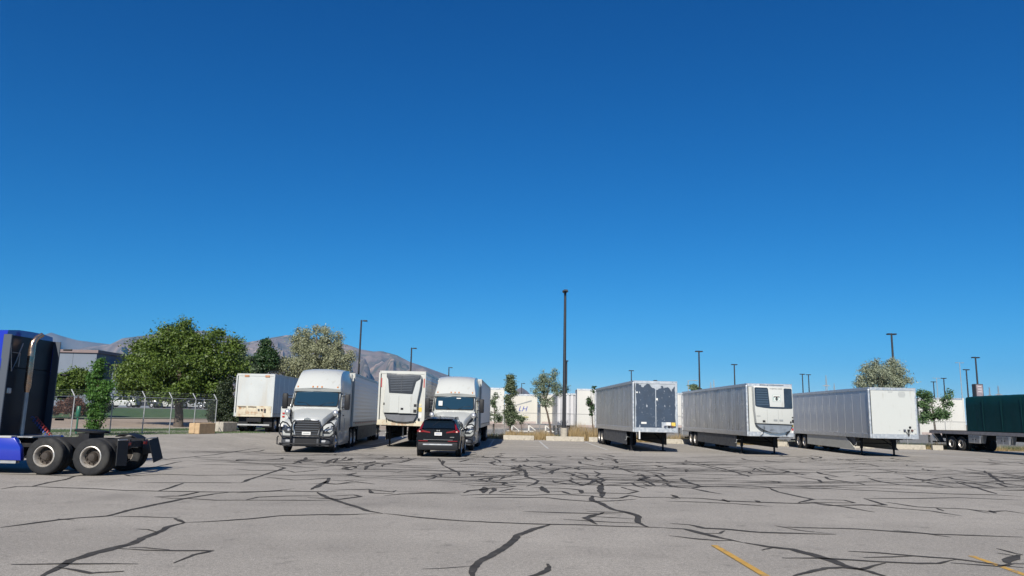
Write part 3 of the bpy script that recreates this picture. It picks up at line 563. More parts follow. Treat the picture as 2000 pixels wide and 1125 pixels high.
        B(E, -1.4, s * .42 - .04, s * .42 + .04, .72, 1.0).build('frame_rail', DARKM, T)
    # running gear
    duals(T, A); duals(T, A2)
    for x in (A, A2):
        MB().cyl((x, -1.0, .52), (x, 1.0, .52), .08, n=10).lathe([(.001, -.2), (.16, -.12), (.2, 0), (.16, .12), (.001, .2)], 14) if 0 else MB().cyl((x, -1.0, .52), (x, 1.0, .52), .09, n=10).build('axle', DARKM, T, smooth=40)
        MB().box(x - .12, x + .12, -.2, .2, .4, .74).build('differential', DARKM, T, bevel=.06, seg=2)
        for s in (1, -1): MB().cyl((x + .35, s * .5, .55), (x + .35, s * .5, .8), .1, n=10).build('air_bag', BLACKP, T, smooth=40)
    MB().cyl((-1.15, -.95, .5), (-1.15, .95, .5), .06, n=8).build('front_axle', DARKM, T)
    B(-5.9, -5.05, -.7, .7, 1.0, 1.035).build('catwalk', ALU, T)
    cm = MB(); [cm.box(x - .06, x + .06, -.4, .4, .76, .94) for x in (A + .6, A - .66, E + .1)]; cm.build('crossmember', DARKM, T)
    pl = [(-6.2 + .46 * math.cos(a) * (1.1 if math.cos(a) > 0 else 1), .46 * math.sin(a)) for a in np.linspace(.35, 2 * math.pi - .35, 26)]
    pl = [(A - .62 - (x + 6.2), y) for x, y in pl] + [(A - .72, -.08), (A - .72, .08)][::-1]
    fw = MB().prism(pl, 'z', -.03, .03).build('fifth_wheel', DARKM, T, bevel=.008); fw.matrix_local = Matrix.Translation((A - .62, 0, 1.2)) @ Matrix.Rotation(R(-4), 4, 'Y') @ Matrix.Translation((.62 - A, 0, 0))
    B(A - .78, A - .48, -.42, .42, 1.0, 1.15).build('fifth_wheel_mount', DARKM, T)
    for s in (1, -1): MB().cyl((-4.9, s * .55, .55), (-5.6, s * .55, .55), .14, n=10).build('air_tank', DARKM, T, smooth=40)
    B(-5.0, -1.6, -1.0, 1.0, .6, .96).build('floor_pan', DARKM, T)
    if bull:
        m = MB()
        m.tube([(-.35, -1.26, .42), (.1, -1.1, .42), (.16, -.9, .42), (.16, .9, .42), (.1, 1.1, .42), (-.35, 1.26, .42)], .036)
        m.tube([(.1, -.66, .3), (.16, -.66, .6), (.14, -.66, 1.15), (.1, -.62, 1.4), (.06, -.52, 1.5)], .036).tube([(.1, .66, .3), (.16, .66, .6), (.14, .66, 1.15), (.1, .62, 1.4), (.06, .52, 1.5)], .036)
        m.tube([(.15, -.66, .8), (.15, .66, .8)], .036)
        for s in (1, -1):
            m.tube([(.14, s * .66, 1.12), (.08, s * .9, 1.36), (-.05, s * 1.12, 1.42), (-.15, s * 1.24, 1.3), (-.12, s * 1.26, .9), (.05, s * 1.1, .74), (.14, s * .66, .72)], .034)
            m.tube([(-.1, s * 1.28, .75), (-.05, s * 1.32, .7), (0, s * 1.3, .4), (.05, s * 1.1, .36)], .032)
        m.build('bull_bar', BLACKP, T, smooth=50)
    return T
def gladhands(T, x, y0, z0, paint=BLACKP):
    for dy, mat in ((0, M('dull_blue_coupling', (.05, .06, .1), .6)), (.22, BLACKP), (.42, M('dull_red_coupling', (.12, .05, .045), .6))):
        MB().box(x, x + .07, y0 + dy - .05, y0 + dy + .05, z0 - .05, z0 + .06).cyl((x + .07, y0 + dy, z0), (x + .11, y0 + dy, z0), .05, n=10).build('air_line_coupling', mat, T)
def trailer(name, label, loc, rz, L=16.15, W=2.59, H=4.05, zb=1.15, wall='flute', wmat=SILVER, fmat=SILVER, skirt=SKIRTD, skirt_cut=1.2, legs=True, group=None, tandem=2.6, cat='trailer', frame=ALU, npan=13, rear_only=False, legx=2.35, rail=None, deck_only=False, underride=True):
    T = thing(name, label, cat, loc, rz, group); h = W / 2; rail = rail or frame
    B(-L + .05, -.05, -h + .06, h - .06, zb, zb + .1).build('floor', DARKM, T)
    xm = MB(); [xm.box(-x - .04, -x + .04, -h + .08, h - .08, zb - .1, zb) for x in np.arange(.6, L - .2, .6)]; tag(xm.build('crossmembers', DARKM, T), kind='stuff')
    if not deck_only:
        B(-L, 0, -h + .03, h - .03, H - .03, H).build('roof', wmat, T)
        zw0, zw1 = zb + .2, H - .14
        for s in (1, -1):
            if wall == 'flute':
                xs_ = np.arange(-L + .12, -.1, .055); rows_ = []
                ph = np.cumsum(rng.uniform(-.2, .2, len(xs_)))
                for z in np.linspace(zw0, zw1, 9): rows_.append([(x, s * (h - .012 + .008 * math.sin(x * 28.5) + .011 * math.sin(x * 3.1 + z * .4 + p * 2.2)), z) for x, p in zip(xs_, ph)])
                MB().grid(rows_).build('side_wall', wmat, T, smooth=60, fix=False)
            elif wall == 'ribs':
                rows_ = []
                for z in np.arange(zw0, zw1 + .01, .035):
                    rows_.append([(x, s * (h - .012 + .009 * math.sin(z * 29.9)), z) for x in np.linspace(-L + .12, -.1, 24)])
                MB().grid(rows_).build('side_wall', wmat, T, smooth=60, fix=False)
            else:
                pw = (L - .2) / npan; me = MB().box(.012, pw - .012, -.014, .014, zw0, zw1).mesh('side_panel', wmat, bevel=.004)
                mp = MB().box(-.022, .022, -.012, .012, zw0, zw1).mesh('panel_joint', ALU, bevel=.004)
                for k in range(npan):
                    link('side_panel', me, T, (-L + .1 + k * pw, s * (h - .016), 0))
                    if k: link('panel_joint', mp, T, (-L + .1 + k * pw, s * (h - .006), 0))
            B(-L, 0, s * h - .04, s * h + .012, H - .15, H + .012).build('top_rail', frame, T, bevel=.01)
            rl = B(-L, 0, s * h - .03, s * h + .014, zb - .06, zb + .21).build('bottom_rail', rail, T, bevel=.008)
            mk = MB(); [mk.box(-L + .3 + k * .44, -L + .5 + k * .44, s * (h + .014), s * (h + .02), zb + .14, zb + .175) for k in range(int(L / .44))]
            tag(mk.build('rivet_strip', DARKM, rl), kind='stuff')
            for x in (-.06, -L + .06): B(x - .07, x + .07, s * h - .09, s * h + .018, zb - .06, H - .1).build('corner_post', frame, T, bevel=.025, seg=2)
        MB().box(-.05, -.012, -h + .06, h - .06, zb + .18, H - .12).build('front_wall', fmat, T)
        B(-.06, .012, -h + .02, h - .02, H - .16, H + .006).build('front_header', frame, T, bevel=.01); B(-.06, .014, -h + .02, h - .02, zb - .06, zb + .2).build('front_sill', frame, T, bevel=.01)
        for s in (1, -1):
            d = MB().box(-L - .03, -L + .02, min(s * .02, s * (h - .1)), max(s * .02, s * (h - .1)), zb + .12, H - .16).build('rear_door', wmat, T, bevel=.006)
            for y in (.35, .85): MB().cyl((-L - .05, s * y, zb + .1), (-L - .05, s * y, H - .16), .018, n=6).build('lock_rod', GALV, d)
            MB().cyl((-L - .01, s * .9, zb + .03), (-L - .05, s * .9, zb + .03), .06, n=10).build('tail_light', RED, T)
        B(-L - .02, -L + .06, -h + .02, h - .02, H - .17, H).build('rear_header', frame, T); B(-L - .04, -L + .06, -h + .02, h - .02, zb - .1, zb + .12).build('rear_sill', frame, T)
    xa = -L + tandem
    for dx in (.62, -.62):
        duals(T, xa + dx, 1.07); MB().cyl((xa + dx, -1, .52), (xa + dx, 1, .52), .075, n=10).build('axle', DARKM, T, smooth=40)
    for s in (1, -1):
        B(xa - 1.5, xa + 1.5, s * .5 - .06, s * .5 + .06, .68, zb - .1).build('bogie_rail', DARKM, T)
        B(xa - 1.32, xa - 1.3, s * .9 - .3, s * .9 + .3, .25, zb - .12).build('mud_flap', BLACKP, T)
        if skirt:
            x1 = -legx - .15; x0 = xa + 1.45
            MB().prism([(x0, .38), (x1 + .1, .33), (x1 - skirt_cut * .35, .62), (x1 - skirt_cut, zb - .07), (x0, zb - .07)] if skirt_cut else [(x0, .4), (x1, .36), (x1, zb - .07), (x0, zb - .07)], 'y', s * (h - .06), s * (h - .03)).build('side_skirt', skirt, T)
        if skirt and skirt_cut: MB().prism([(x1 - skirt_cut, zb - .07), (x1 - .05, .5), (x1, zb - .07)], 'y', s * (h - .12), s * (h - .1)).build('skirt_corner', SKIRTD, T)
        if legs:
            lg = MB().box(-legx - .07, -legx + .07, s * .95 - .07, s * .95 + .07, .42, zb).box(-legx - .045, -legx + .045, s * .95 - .045, s * .95 + .045, .06, .5).build('landing_leg', DARKM, T, bevel=.008)
            MB().box(-legx - .16, -legx + .16, s * .95 - .14, s * .95 + .14, .0, .06).build('foot', DARKM, lg, bevel=.015)
            MB().tube([(-legx - .02, s * .95, .55), (-legx - .8, s * .5, zb - .06)], .03, 6).build('leg_brace', DARKM, T)
    if legs:
        MB().tube([(-legx, -.95, .72), (-legx, .95, .72)], .025, 6).build('leg_shaft', DARKM, T)
        MB().tube([(-legx + .05, -1.02, .8), (-legx + .05, -1.25, .8), (-legx + .05, -1.27, .62), (-legx + .05, -1.36, .62)], .016, 6).build('crank_handle', GALV, T)
    B(-1.6, -.3, -.55, .55, zb - .13, zb - .06).build('coupler_plate', DARKM, T)
    if underride:
        u = MB().box(-L - .05, -L + .05, -1.1, 1.1, .5, .6)
        for s in (1, -1): u.box(-L - .04, -L + .04, s * .6 - .05, s * .6 + .05, .6, zb - .05)
        u.build('rear_guard', DARKM, T)
    return T
def poly_front(T, name, mat, pts, x0, x1, cvt, parent=None, bevel=.0):
    return MB().prism([cvt(*p) for p in pts], 'x', x0, x1).build(name, mat, parent or T, bevel=bevel, seg=2 if bevel > .015 else 1, smooth=40 if bevel else None)
HEAD = lambda bx: math.atan2(-1, -bx)          # facing the camera, bx = sideways drift going back
def place(px, Y): return at(px, 812, Y).x
# ---- white tractors
f1 = place(600, 35.8)
t1 = tractor('white sleeper truck with black bull bar, bonnet fully in view, left of the refrigerated trailer', (f1, 35.8, 0), HEAD(-.06), WHITE, WHITE, 'white tractor trucks with bull bars')
f2 = place(881, 40.7)
t2 = tractor('white sleeper truck with black bull bar partly hidden behind the black SUV', (f2, 40.7, 0), HEAD(.012), WHITE, WHITE, 'white tractor trucks with bull bars')
B(-1.74, -1.73, -.88, -.66, 2.38, 2.64).build('windscreen_paper', PAPER, t2).location = (-.06, 0, 0)
B(-1.95, -1.94, .1, .34, 2.78, 2.83).build('toll_tag', PAPER, t2).location = (-.075, 0, 0)
for T_ in (t1, t2): T_.scale = (1, 1, 1.0)
# ---- blue tractor
tb = tractor('blue sleeper truck without a trailer, its bare rear wheels and fifth wheel showing', (-19.72, 23.0, 0), R(180), BLUE, BLUE, bull=False, stack=True, A=-6.6)
B(-5.06, -5.0, -1.15, 1.15, 1.05, 3.95).build('sleeper_back_shade', NAVYSH, tb)  # dark sheet over the blue rear wall, painted as its shade
MB().tube([(-5.3, .28, .95), (-5.3, .28, 2.3)], .065, 12).build('exhaust_pipe', GALV, tb, smooth=50)
MB().tube([(-5.3, .28, 2.3), (-5.3, .28, 2.5), (-5.3, .28, 3.6), (-5.3, .26, 3.78), (-5.34, .18, 3.95), (-5.42, .05, 4.06)], [.065, .095, .095, .085, .075, .07], 14).build('exhaust_stack', M('sun_tinted_chrome', (.55, .4, .3), .22, .9, var=.15), tb, smooth=50)  # chrome tinted tan to stand for the sunlit reflection along the stack
for pts in ([(-5.09, .95, 3.7), (-5.09, .78, 2.9), (-5.09, .62, 3.2), (-5.12, .45, 3.75)], [(-5.1, .85, 3.45), (-5.1, .5, 3.45), (-5.1, .5, 3.05)], [(-5.1, 1.05, 2.0), (-5.12, 1.05, 1.6), (-5.1, 1.1, 1.45)]):
    MB().tube(pts, .014, 6).build('grab_rail' if pts[0][2] < 2.5 else 'air_hose', GALV, tb)
for k in range(2):
    cpts = [(-5.2 - .12 * k - i * .012, -.3 + .06 * math.cos(i * 1.1), 1.55 - i * .012 + .06 * math.sin(i * 1.1)) for i in range(46)]
    MB().tube(cpts, .012, 5).build('coiled_air_line', M('red_coupling', (.35, .04, .03), .5) if k else M('blue_coupling', (.03, .07, .3), .5), tb, smooth=60)
MB().box(-5.14, -5.06, .72, .9, 2.25, 2.42).build('work_lamp', LENS, tb, bevel=.02)
MB().box(-5.62, -4.2, .95, 1.215, 1.0, 1.06).build('tank_top_plate', M('pale_plate', (.62, .62, .6), .4, .4), tb, bevel=.01)
for z in (1.5, 2.2, 2.9, 3.7): MB().tube([(-5.35, -1.24, z), (-5.62, -1.24, z)], .03, 6).build('extender_bracket', BLACKP, tb)
# ---- trailers behind the white tractors
c, s = math.cos(HEAD(-.06)), math.sin(HEAD(-.06))
r1 = trailer('refrigerated_trailer', 'white ribbed trailer coupled behind the left white truck', (f1 - c * 5.75, 35.8 - s * 5.75, 0), HEAD(-.06), 16.15, 2.59, 4.02, 1.2, 'ribs', M('shade_lifted_ribbed_white', (.98, .98, .96), .45), TRAILW, SKIRTD, 0, legs=True, frame=TRAILW, tandem=3)  # walls lightened to lift their shaded side; skirts added to darken the ground beneath
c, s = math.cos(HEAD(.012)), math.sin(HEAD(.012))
r2 = trailer('box_trailer', 'white smooth sided trailer coupled behind the right white truck', (f2 - c * 5.75, 40.7 - s * 5.75, 0), HEAD(.012), 14.6, 2.59, 4.06, 1.2, 'panels', M('shade_lifted_smooth_white', (.95, .95, .93), .45), TRAILW, None, legs=True, frame=TRAILW, tandem=3)  # wall white brightened to offset the shade on its right side
for t_ in (r1, r2):
    MB().box(.01, .1, -.95, .95, 1.9, 3.5).build('nose_cover', TRAILW, t_, bevel=.03, seg=2)
mt = MB(); [mt.box(-16.15 + .35 + k * .9, -16.15 + .75 + k * .9, 1.31, 1.315, 1.28, 1.34) for k in range(17)]; tag(mt.build('reflective_tape', M('red_tape', (.4, .05, .05), .4), r1), kind='stuff')
# ---- dropped refrigerated trailer, slatted dark grille
Y2 = 42.6
t3 = trailer('refrigerated_trailer', 'white refrigerated trailer with dark slatted cooling grille, parked between the white trucks', (place(784, Y2), Y2, 0), HEAD(0), 16.15, 2.54, 4.25, 1.3, 'ribs', M('shade_lifted_sheet', (.95, .97, .99), .38, .3, var=.08, vs=2), TRAILW, SKIRTD, 0, frame=TRAILW, tandem=3)  # wall white raised to brighten its shade; skirts added to block light below
cv = lambda zx, zy: ((zx - 440) / 242, 4.25 - (zy - 100) / 720 * 2.98)
poly_front(t3, 'cooling_unit', WHITE, [(222, 150), (700, 160), (690, 300), (655, 500), (655, 672), (198, 662), (205, 480), (222, 300)], .0, .34, cv, bevel=.05)
DG = M('dark_grille_plastic', (.035, .045, .06), .5, var=.15)
gr = poly_front(t3, 'grille', DG, [(230, 133), (692, 152), (688, 205), (632, 240), (588, 408), (272, 396), (252, 220), (232, 185)], .3, .37, cv, bevel=.02)
for k in range(10):
    zy = 165 + k * 22; a = 268 + k * 3.2; b_ = 612 - k * 4
    p0 = cv(a, zy); p1 = cv(b_, zy + 8); MB().box(.368, .392, p0[0], p1[0], p0[1] - .022, p0[1] + .012).build('louvre', M('grille_slat', (.09, .105, .13), .4), gr, bevel=.004)
B(.37, .398, -.02, .015, cv(0, 385)[1], cv(0, 165)[1]).build('grille_rib', DG, gr)
poly_front(t3, 'underside_guard', M('grey_guard', (.12, .13, .15), .6, var=.2), [(205, 672), (652, 682), (610, 765), (500, 778), (380, 772), (255, 742)], .0, .2, cv)
for a, b_ in (((285, 430), (405, 660)), ((415, 430), (570, 665))):
    p, q = cv(*a), cv(*b_); MB().box(.335, .352, p[0], q[0], q[1], p[1]).build('access_door', WHITE, t3, bevel=.012)
for (a, b_, wd, ht) in ((210, 543, 16, 30), (455, 606, 36, 28), (630, 558, 34, 34), (628, 632, 38, 40), (674, 741, 24, 26)):
    p = cv(a, b_); MB().box(.01 if a > 660 else .33, .12 if a > 660 else .37, p[0] - wd / 484, p[0] + wd / 484, p[1] - ht / 484, p[1] + ht / 484).build('control_box', BLACKP, t3, bevel=.008)
for (a, b_, wd, ht, mm) in ((690, 610, 40, 56, YELLOW), (690, 548, 30, 28, M('cream_sticker', (.7, .62, .4), .5)), (690, 690, 44, 60, PAPER)):
    p = cv(a, b_); B(-.01, .004, p[0] - wd / 484, p[0] + wd / 484, p[1] - ht / 484, p[1] + ht / 484).build('sticker', mm, t3)
poly_front(t3, 'lower_band', BEIGE, [(120, 752), (735, 765), (728, 832), (110, 822)], .016, .03, cv)
for y in (-.85, -.5, .45, .75): MB().tube([(.06, y, 1.72), (.1, y + .02, 1.55), (.05, y + .05, 1.4)], .016, 6).build('hose', BLACKP, t3)
for y, z in ((-1.2, 3.6), (1.2, 3.6)): B(.0, .022, y - .03, y + .03, z - .25, z + .25).build('reflective_strip', M('red_tape', (.4, .05, .05), .4), t3)
MB().cyl((-.9, 0, .55), (-.9, 0, 1.22), .045, n=8).build('king_pin_lock', GALV, t3)
# ---- old white trailer at the left
Y3 = 53.3
t4 = trailer('box_trailer', 'old white trailer with rusty cream lower band, beside the large green tree', (place(495, Y3), Y3, .4), HEAD(-.02), 13.7, 2.59, 4.03, 1.12, 'panels', M('shade_toned_side', (.42, .48, .54), .5, var=.06), OLDW, None, frame=OLDW, npan=11, tandem=2.2, legs=False)  # side sheet toned blue-grey to stand for its shade
for x in (-1.15, -2.4): duals(t4, x); MB().cyl((x, -1, .52), (x, 1, .52), .075, n=10).build('axle', DARKM, t4)
for s in (1, -1): B(-.5, -.48, s * .85 - .32, s * .85 + .32, .28, 1.05).build('mud_flap', BLACKP, t4)
B(-.2, -.1, -1.1, 1.1, .45, .55).build('cross_bar', GALV, t4); B(-3.2, -.1, -.5, .5, .7, 1.05).build('dolly_frame', DARKM, t4)
cv = lambda zx, zy: ((zx - 395) / 205, 4.03 - (zy - 150) / 615 * 2.97)
poly_front(t4, 'lower_band', BEIGE, [(150, 612), (640, 612), (640, 765), (150, 765)], .016, .03, cv)
for a, b_ in ((170, 285), (312, 428)):
    p, q = cv(a, 632), cv(b_, 735); m = MB().box(.03, .05, p[0], q[0], q[1], p[1]); pn = m.build('front_box_lid', BEIGE, t4, bevel=.008)
    B(.03, .075, p[0], q[0], p[1], p[1] + .05).build('lid_strip', DARKM, pn)  # dark strip along the top of the lid
for a in (262, 556):
    p = cv(a, 182); MB().box(-.01, .03, p[0] - .16, p[0] + .16, p[1] - .07, p[1] + .07).build('clearance_light', M('faded_orange_lens', (.42, .2, .1), .5, var=.2), t4, bevel=.01)
gladhands(t4, .03, cv(465, 0)[0], cv(0, 665)[1])
MB().box(.03, .08, .72, .84, 1.35, 1.62).build('document_holder', M('dark_document_box', (.08, .08, .08), .6), t4)
# ---- silver trailer, dark peeling nose
def peel():
    m = bpy.data.materials.new('peeling_dark_film'); m.use_nodes = True; t = m.node_tree; N = t.nodes; L = t.links; b = N['Principled BSDF']
    tc = N.new('ShaderNodeTexCoord'); sp = N.new('ShaderNodeSeparateXYZ'); L.new(tc.outputs['Object'], sp.inputs[0])
    def nz(sc, d=6, st=None):
        n = N.new('ShaderNodeTexNoise'); n.inputs['Scale'].default_value = sc; n.inputs['Detail'].default_value = d
        if st: mp = N.new('ShaderNodeMapping'); mp.inputs['Scale'].default_value = st; L.new(tc.outputs['Object'], mp.inputs[0]); L.new(mp.outputs[0], n.inputs[0])
        else: L.new(tc.outputs['Object'], n.inputs[0])
        return n.outputs[0]
    def mth(op, a, c):
        x = N.new('ShaderNodeMath'); x.operation = op
        for i, s in enumerate((a, c)):
            if hasattr(s, 'links'): L.new(s, x.inputs[i])
            else: x.inputs[i].default_value = s
        return x.outputs[0]
    edge = mth('ADD', sp.outputs['Z'], mth('MULTIPLY', mth('SUBTRACT', nz(1.7, 3), .5), -1.5))
    top = mth('GREATER_THAN', mth('ADD', edge, mth('MULTIPLY', mth('ABSOLUTE', sp.outputs['Y'], 0), -.14)), 3.62)
    sides = mth('GREATER_THAN', mth('ADD', mth('ABSOLUTE', sp.outputs['Y'], 0), mth('MULTIPLY', mth('SUBTRACT', nz(3), .5), .18)), 1.14)
    scr = mth('GREATER_THAN', nz(3.2, 9, (1, 2.2, 1)), .665)
    scr2 = mth('GREATER_THAN', nz(9, 6, (1, 3.5, .6)), .69)
    msk = mth('MAXIMUM', mth('MAXIMUM', top, sides), mth('MAXIMUM', scr, scr2))
    mx = N.new('ShaderNodeMix'); mx.data_type = 'RGBA'; L.new(msk, mx.inputs[0]); mx.inputs[6].default_value = (.026, .048, .085, 1); mx.inputs[7].default_value = (.38, .42, .47, 1)
    vr = N.new('ShaderNodeMix'); vr.data_type = 'RGBA'; vr.blend_type = 'MULTIPLY'; vr.inputs[0].default_value = .6; L.new(mx.outputs[2], vr.inputs[6]); L.new(nz(2.2, 8), vr.inputs[7])
    L.new(mx.outputs[2], vr.inputs[6]); L.new(vr.outputs[2], b.inputs['Base Color']); b.inputs['Roughness'].default_value = .5; return m
Y5 = 43.6
x5 = place(1281, Y5)
t5 = trailer('box_trailer', 'silver fluted trailer with dark peeling front panel', (x5, Y5, 0), HEAD(-.04), 14.3, 2.5, 4.04, 1.2, 'flute', SILVER, peel(), SKIRTD, 0, tandem=2.0)
B(-.012, .008, -.02, .02, 1.45, 3.75).build('centre_joint', ALU, t5)
cvz = lambda zx, zy: ((zx - 305) / 245, 4.04 - (zy - 40) / 745 * 2.9)
for a, b_, wd, ht, mm in ((135, 652, 74, 26, PAPER), (418, 678, 64, 76, ALU), (480, 660, 70, 44, PAPER), (552, 665, 56, 50, YELLOW), (40, 210, 22, 20, PAPER), (318, 305, 34, 30, PAPER)):
    p = cvz(a, b_); MB().box(-.012, .006, p[0] - wd / 490, p[0] + wd / 490, p[1] - ht / 490, p[1] + ht / 490).build('sticker', mm, t5)
p = cvz(480, 700); gladhands(t5, 0, p[0] - .2, p[1]); MB().cyl((0, -.95, .75), (0, -.95, 1.2), .05, n=8).build('document_tube', PAPER, t5)
MB().box(-.1, .03, -.1, .1, 4.06, 4.1).build('roof_marker_light', BLACKP, t5)
B(-14.3, 0, -1.27, -1.264, 1.2, 1.36).build('grey_band', M('grey_rail', (.3, .31, .33), .5, .4), t5)
# ---- silver refrigerated trailer with the two dark windows
Y6 = 42.6
t6 = trailer('refrigerated_trailer', 'silver fluted refrigerated trailer whose white nose unit has two dark windows and a logo', (place(1505, Y6), Y6, 0), HEAD(.0), 16.15, 2.5, 3.97, 1.12, 'flute', SILVER, WHITE, SKIRTD, 0, frame=ALU, tandem=3.0)
cv = lambda zx, zy: ((zx - 470) / 250, 3.97 - (zy - 80) / 725 * 2.9)
poly_front(t6, 'cooling_unit', WHITE, [(216, 112), (756, 124), (762, 400), (756, 640), (242, 630), (224, 430)], .0, .36, cv, bevel=.05)
DW = M('smoked_panel', (.02, .035, .06), .18, var=.2, vs=4)
poly_front(t6, 'dark_window', DW, [(226, 140), (245, 134), (400, 138), (416, 150), (436, 396), (440, 425), (340, 416), (250, 402), (232, 385)], .33, .372, cv, bevel=.01)
poly_front(t6, 'dark_window', DW, [(634, 150), (648, 143), (738, 146), (745, 160), (748, 412), (735, 424), (600, 427), (440, 425), (436, 399), (634, 401)], .33, .372, cv, bevel=.01)
for k in range(7):
    p0 = cv(238, 170 + 33 * k); p1 = cv(412 + 3 * k, 176 + 33 * k); MB().box(.371, .376, p0[0] + .04, p1[0] - .04, p0[1] - .035, p0[1] + .03).build('window_vane', M('smoked_vane', (.05, .08, .12), .25), t6)
text('lettering', 'THERMO KING', .105, BLACKT, t6, FRONT(.365, cv(526, 0)[0], cv(0, 153)[1]))
lx, lz = cv(532, 282)
lg = MB().box(.362, .368, lx - .22, lx + .22, lz - .18, lz + .18).build('logo_sign', PAPER, t6)
fr = MB(); [fr.box(.366, .37, *q) for q in ((lx - .22, lx + .22, lz + .17, lz + .18), (lx - .22, lx + .22, lz - .18, lz - .17), (lx - .22, lx - .21, lz - .17, lz + .17), (lx + .21, lx + .22, lz - .17, lz + .17))]; fr.build('logo_border', TEAL, lg)
MB().box(.369, .372, lx - .17, lx + .17, lz + .06, lz + .11).box(.369, .372, lx - .05, lx + .05, lz - .13, lz + .06).build('logo_letter', BLACKT, lg)
text('logo_letter', 'D', .24, TEAL, lg, FRONT(.37, lx - .125, lz - .045)); text('logo_letter', 'C', .24, TEAL, lg, FRONT(.37, lx + .125, lz - .045))
for a in (392, 545):
    p, q = cv(a, 440), cv(a + 3, 625); B(.355, .363, p[0], q[0], q[1], p[1]).build('door_seam', GREYP, t6)
for a, b_, wd, ht, mm in ((346, 600, 36, 28, BLACKP), (506, 583, 52, 24, GREYP), (585, 583, 52, 24, GREYP), (716, 608, 20, 28, BLACKP), (745, 592, 26, 44, BLACKP), (743, 542, 20, 16, BLACKP), (272, 528, 54, 8, GREYP)):
    p = cv(a, b_); MB().box(.35, .38, p[0] - wd / 500, p[0] + wd / 500, p[1] - ht / 500, p[1] + ht / 500).build('control_box', mm, t6, bevel=.004)
poly_front(t6, 'underside_guard', M('blue_grey_guard', (.16, .19, .23), .55, var=.2, vs=5), [(250, 640), (745, 645), (715, 715), (650, 745), (560, 758), (450, 750), (350, 715), (290, 680)], .0, .24, cv)
text('lettering', '-071', .14, BLACKT, t6, FRONT(.243, cv(465, 0)[0], cv(0, 722)[1]))
MB().tube([(.2, cv(355, 0)[0], cv(0, 640)[1]), (.26, cv(355, 0)[0], cv(0, 700)[1]), (.16, cv(345, 0)[0], cv(0, 770)[1]), (.05, cv(318, 0)[0], cv(0, 800)[1])], .018, 6).build('hose', BLACKP, t6)
MB().tube([(.1, cv(715, 0)[0], cv(0, 735)[1]), (.14, cv(690, 0)[0], cv(0, 755)[1]), (.06, cv(675, 0)[0], cv(0, 785)[1])], .03, 6).build('hose', BLACKP, t6)
for a, b_, mm in ((768, 658, YELLOW), (768, 705, M('red_tape', (.4, .05, .05), .4)), (766, 738, PAPER)):
    p = cv(a, b_); B(.0, .022, p[0] - .05, p[0] + .05, p[1] - .06, p[1] + .06).build('sticker', mm, t6)
B(.0, .016, cv(330, 0)[0], cv(665, 0)[0], 3.885, 3.915).build('header_slot', BLACKP, t6)
B(-.09, -.02, -1.275, -1.269, 3.3, 3.8).build('reflective_strip', M('red_tape', (.4, .05, .05), .4), t6)
# ---- silver trailer with the plain white nose
Y7 = 43.7
t7 = trailer('box_trailer', 'silver panelled trailer with plain white front and pale angled skirt', (place(1746, Y7), Y7, 0), HEAD(.035), 14.6, 2.62, 3.95, 1.12, 'panels', M('smooth_aluminium', (.74, .75, .77), .42, .7, var=.03, vs=1, stretch=(.8, 1, .5)), WHITE, SKIRTL, 1.3, npan=12, tandem=2.6)
cv = lambda zx, zy: ((zx - 805) / 250, 3.95 - (zy - 55) / 715 * 2.85)
p, q = cv(888, 138), cv(980, 188)
for k in range(4): B(-.012, -.008, p[0] + .02 * (k > 0), q[0] - .02 * (k > 0), p[1] - .062 * k - .012, p[1] - .062 * k + .012).build('print_bar', GREYP, t7)
for e in (p[0], q[0]): B(-.012, -.008, e - .008, e + .008, p[1] - .13, p[1]).build('print_bar', GREYP, t7)
for k in range(7): B(-.012, -.008, p[0] + .02 + k * .05, p[0] + .045 + k * .05, p[1] + .06, p[1] + .12).build('small_print', GREYP, t7)
for k, (a, b_, wd) in enumerate(((775, 88, 20), (755, 108, 30), (792, 108, 30), (755, 122, 26), (790, 122, 26))):
    q_ = cv(a, b_); B(-.012, -.008, q_[0] - wd / 500, q_[0] + wd / 500, q_[1] - (.025 if k == 0 else .008), q_[1] + (.025 if k == 0 else .008)).build('small_print', GREYP, t7)
p = cv(985, 660); gladhands(t7, -.012, p[0] - .18, p[1]); MB().cyl((-.012, *cv(1020, 615)), (.05, *cv(1020, 615)), .06, n=12).build('electric_socket', BLACKP, t7)
for k in (-.12, 0, .12): MB().tube([(.03, p[0] + k, p[1] - .06), (.05, p[0] + k * .4 + .03, p[1] - .2), (.03, p[0] + .04, p[1] - .34)], .014, 6).build('hose', BLACKP, t7)
for a, b_, wd, ht in ((1090, 640, 20, 8), (1095, 708, 26, 14), (870, 660, 22, 8)):
    q_ = cv(a, b_); B(-.012, -.008, q_[0] - wd / 500, q_[0] + wd / 500, q_[1] - ht / 500, q_[1] + ht / 500).build('small_print', GREYP, t7)
B(-.07, -.03, -1.333, -1.329, 2.5, 2.8).build('edge_sticker', GREYP, t7)
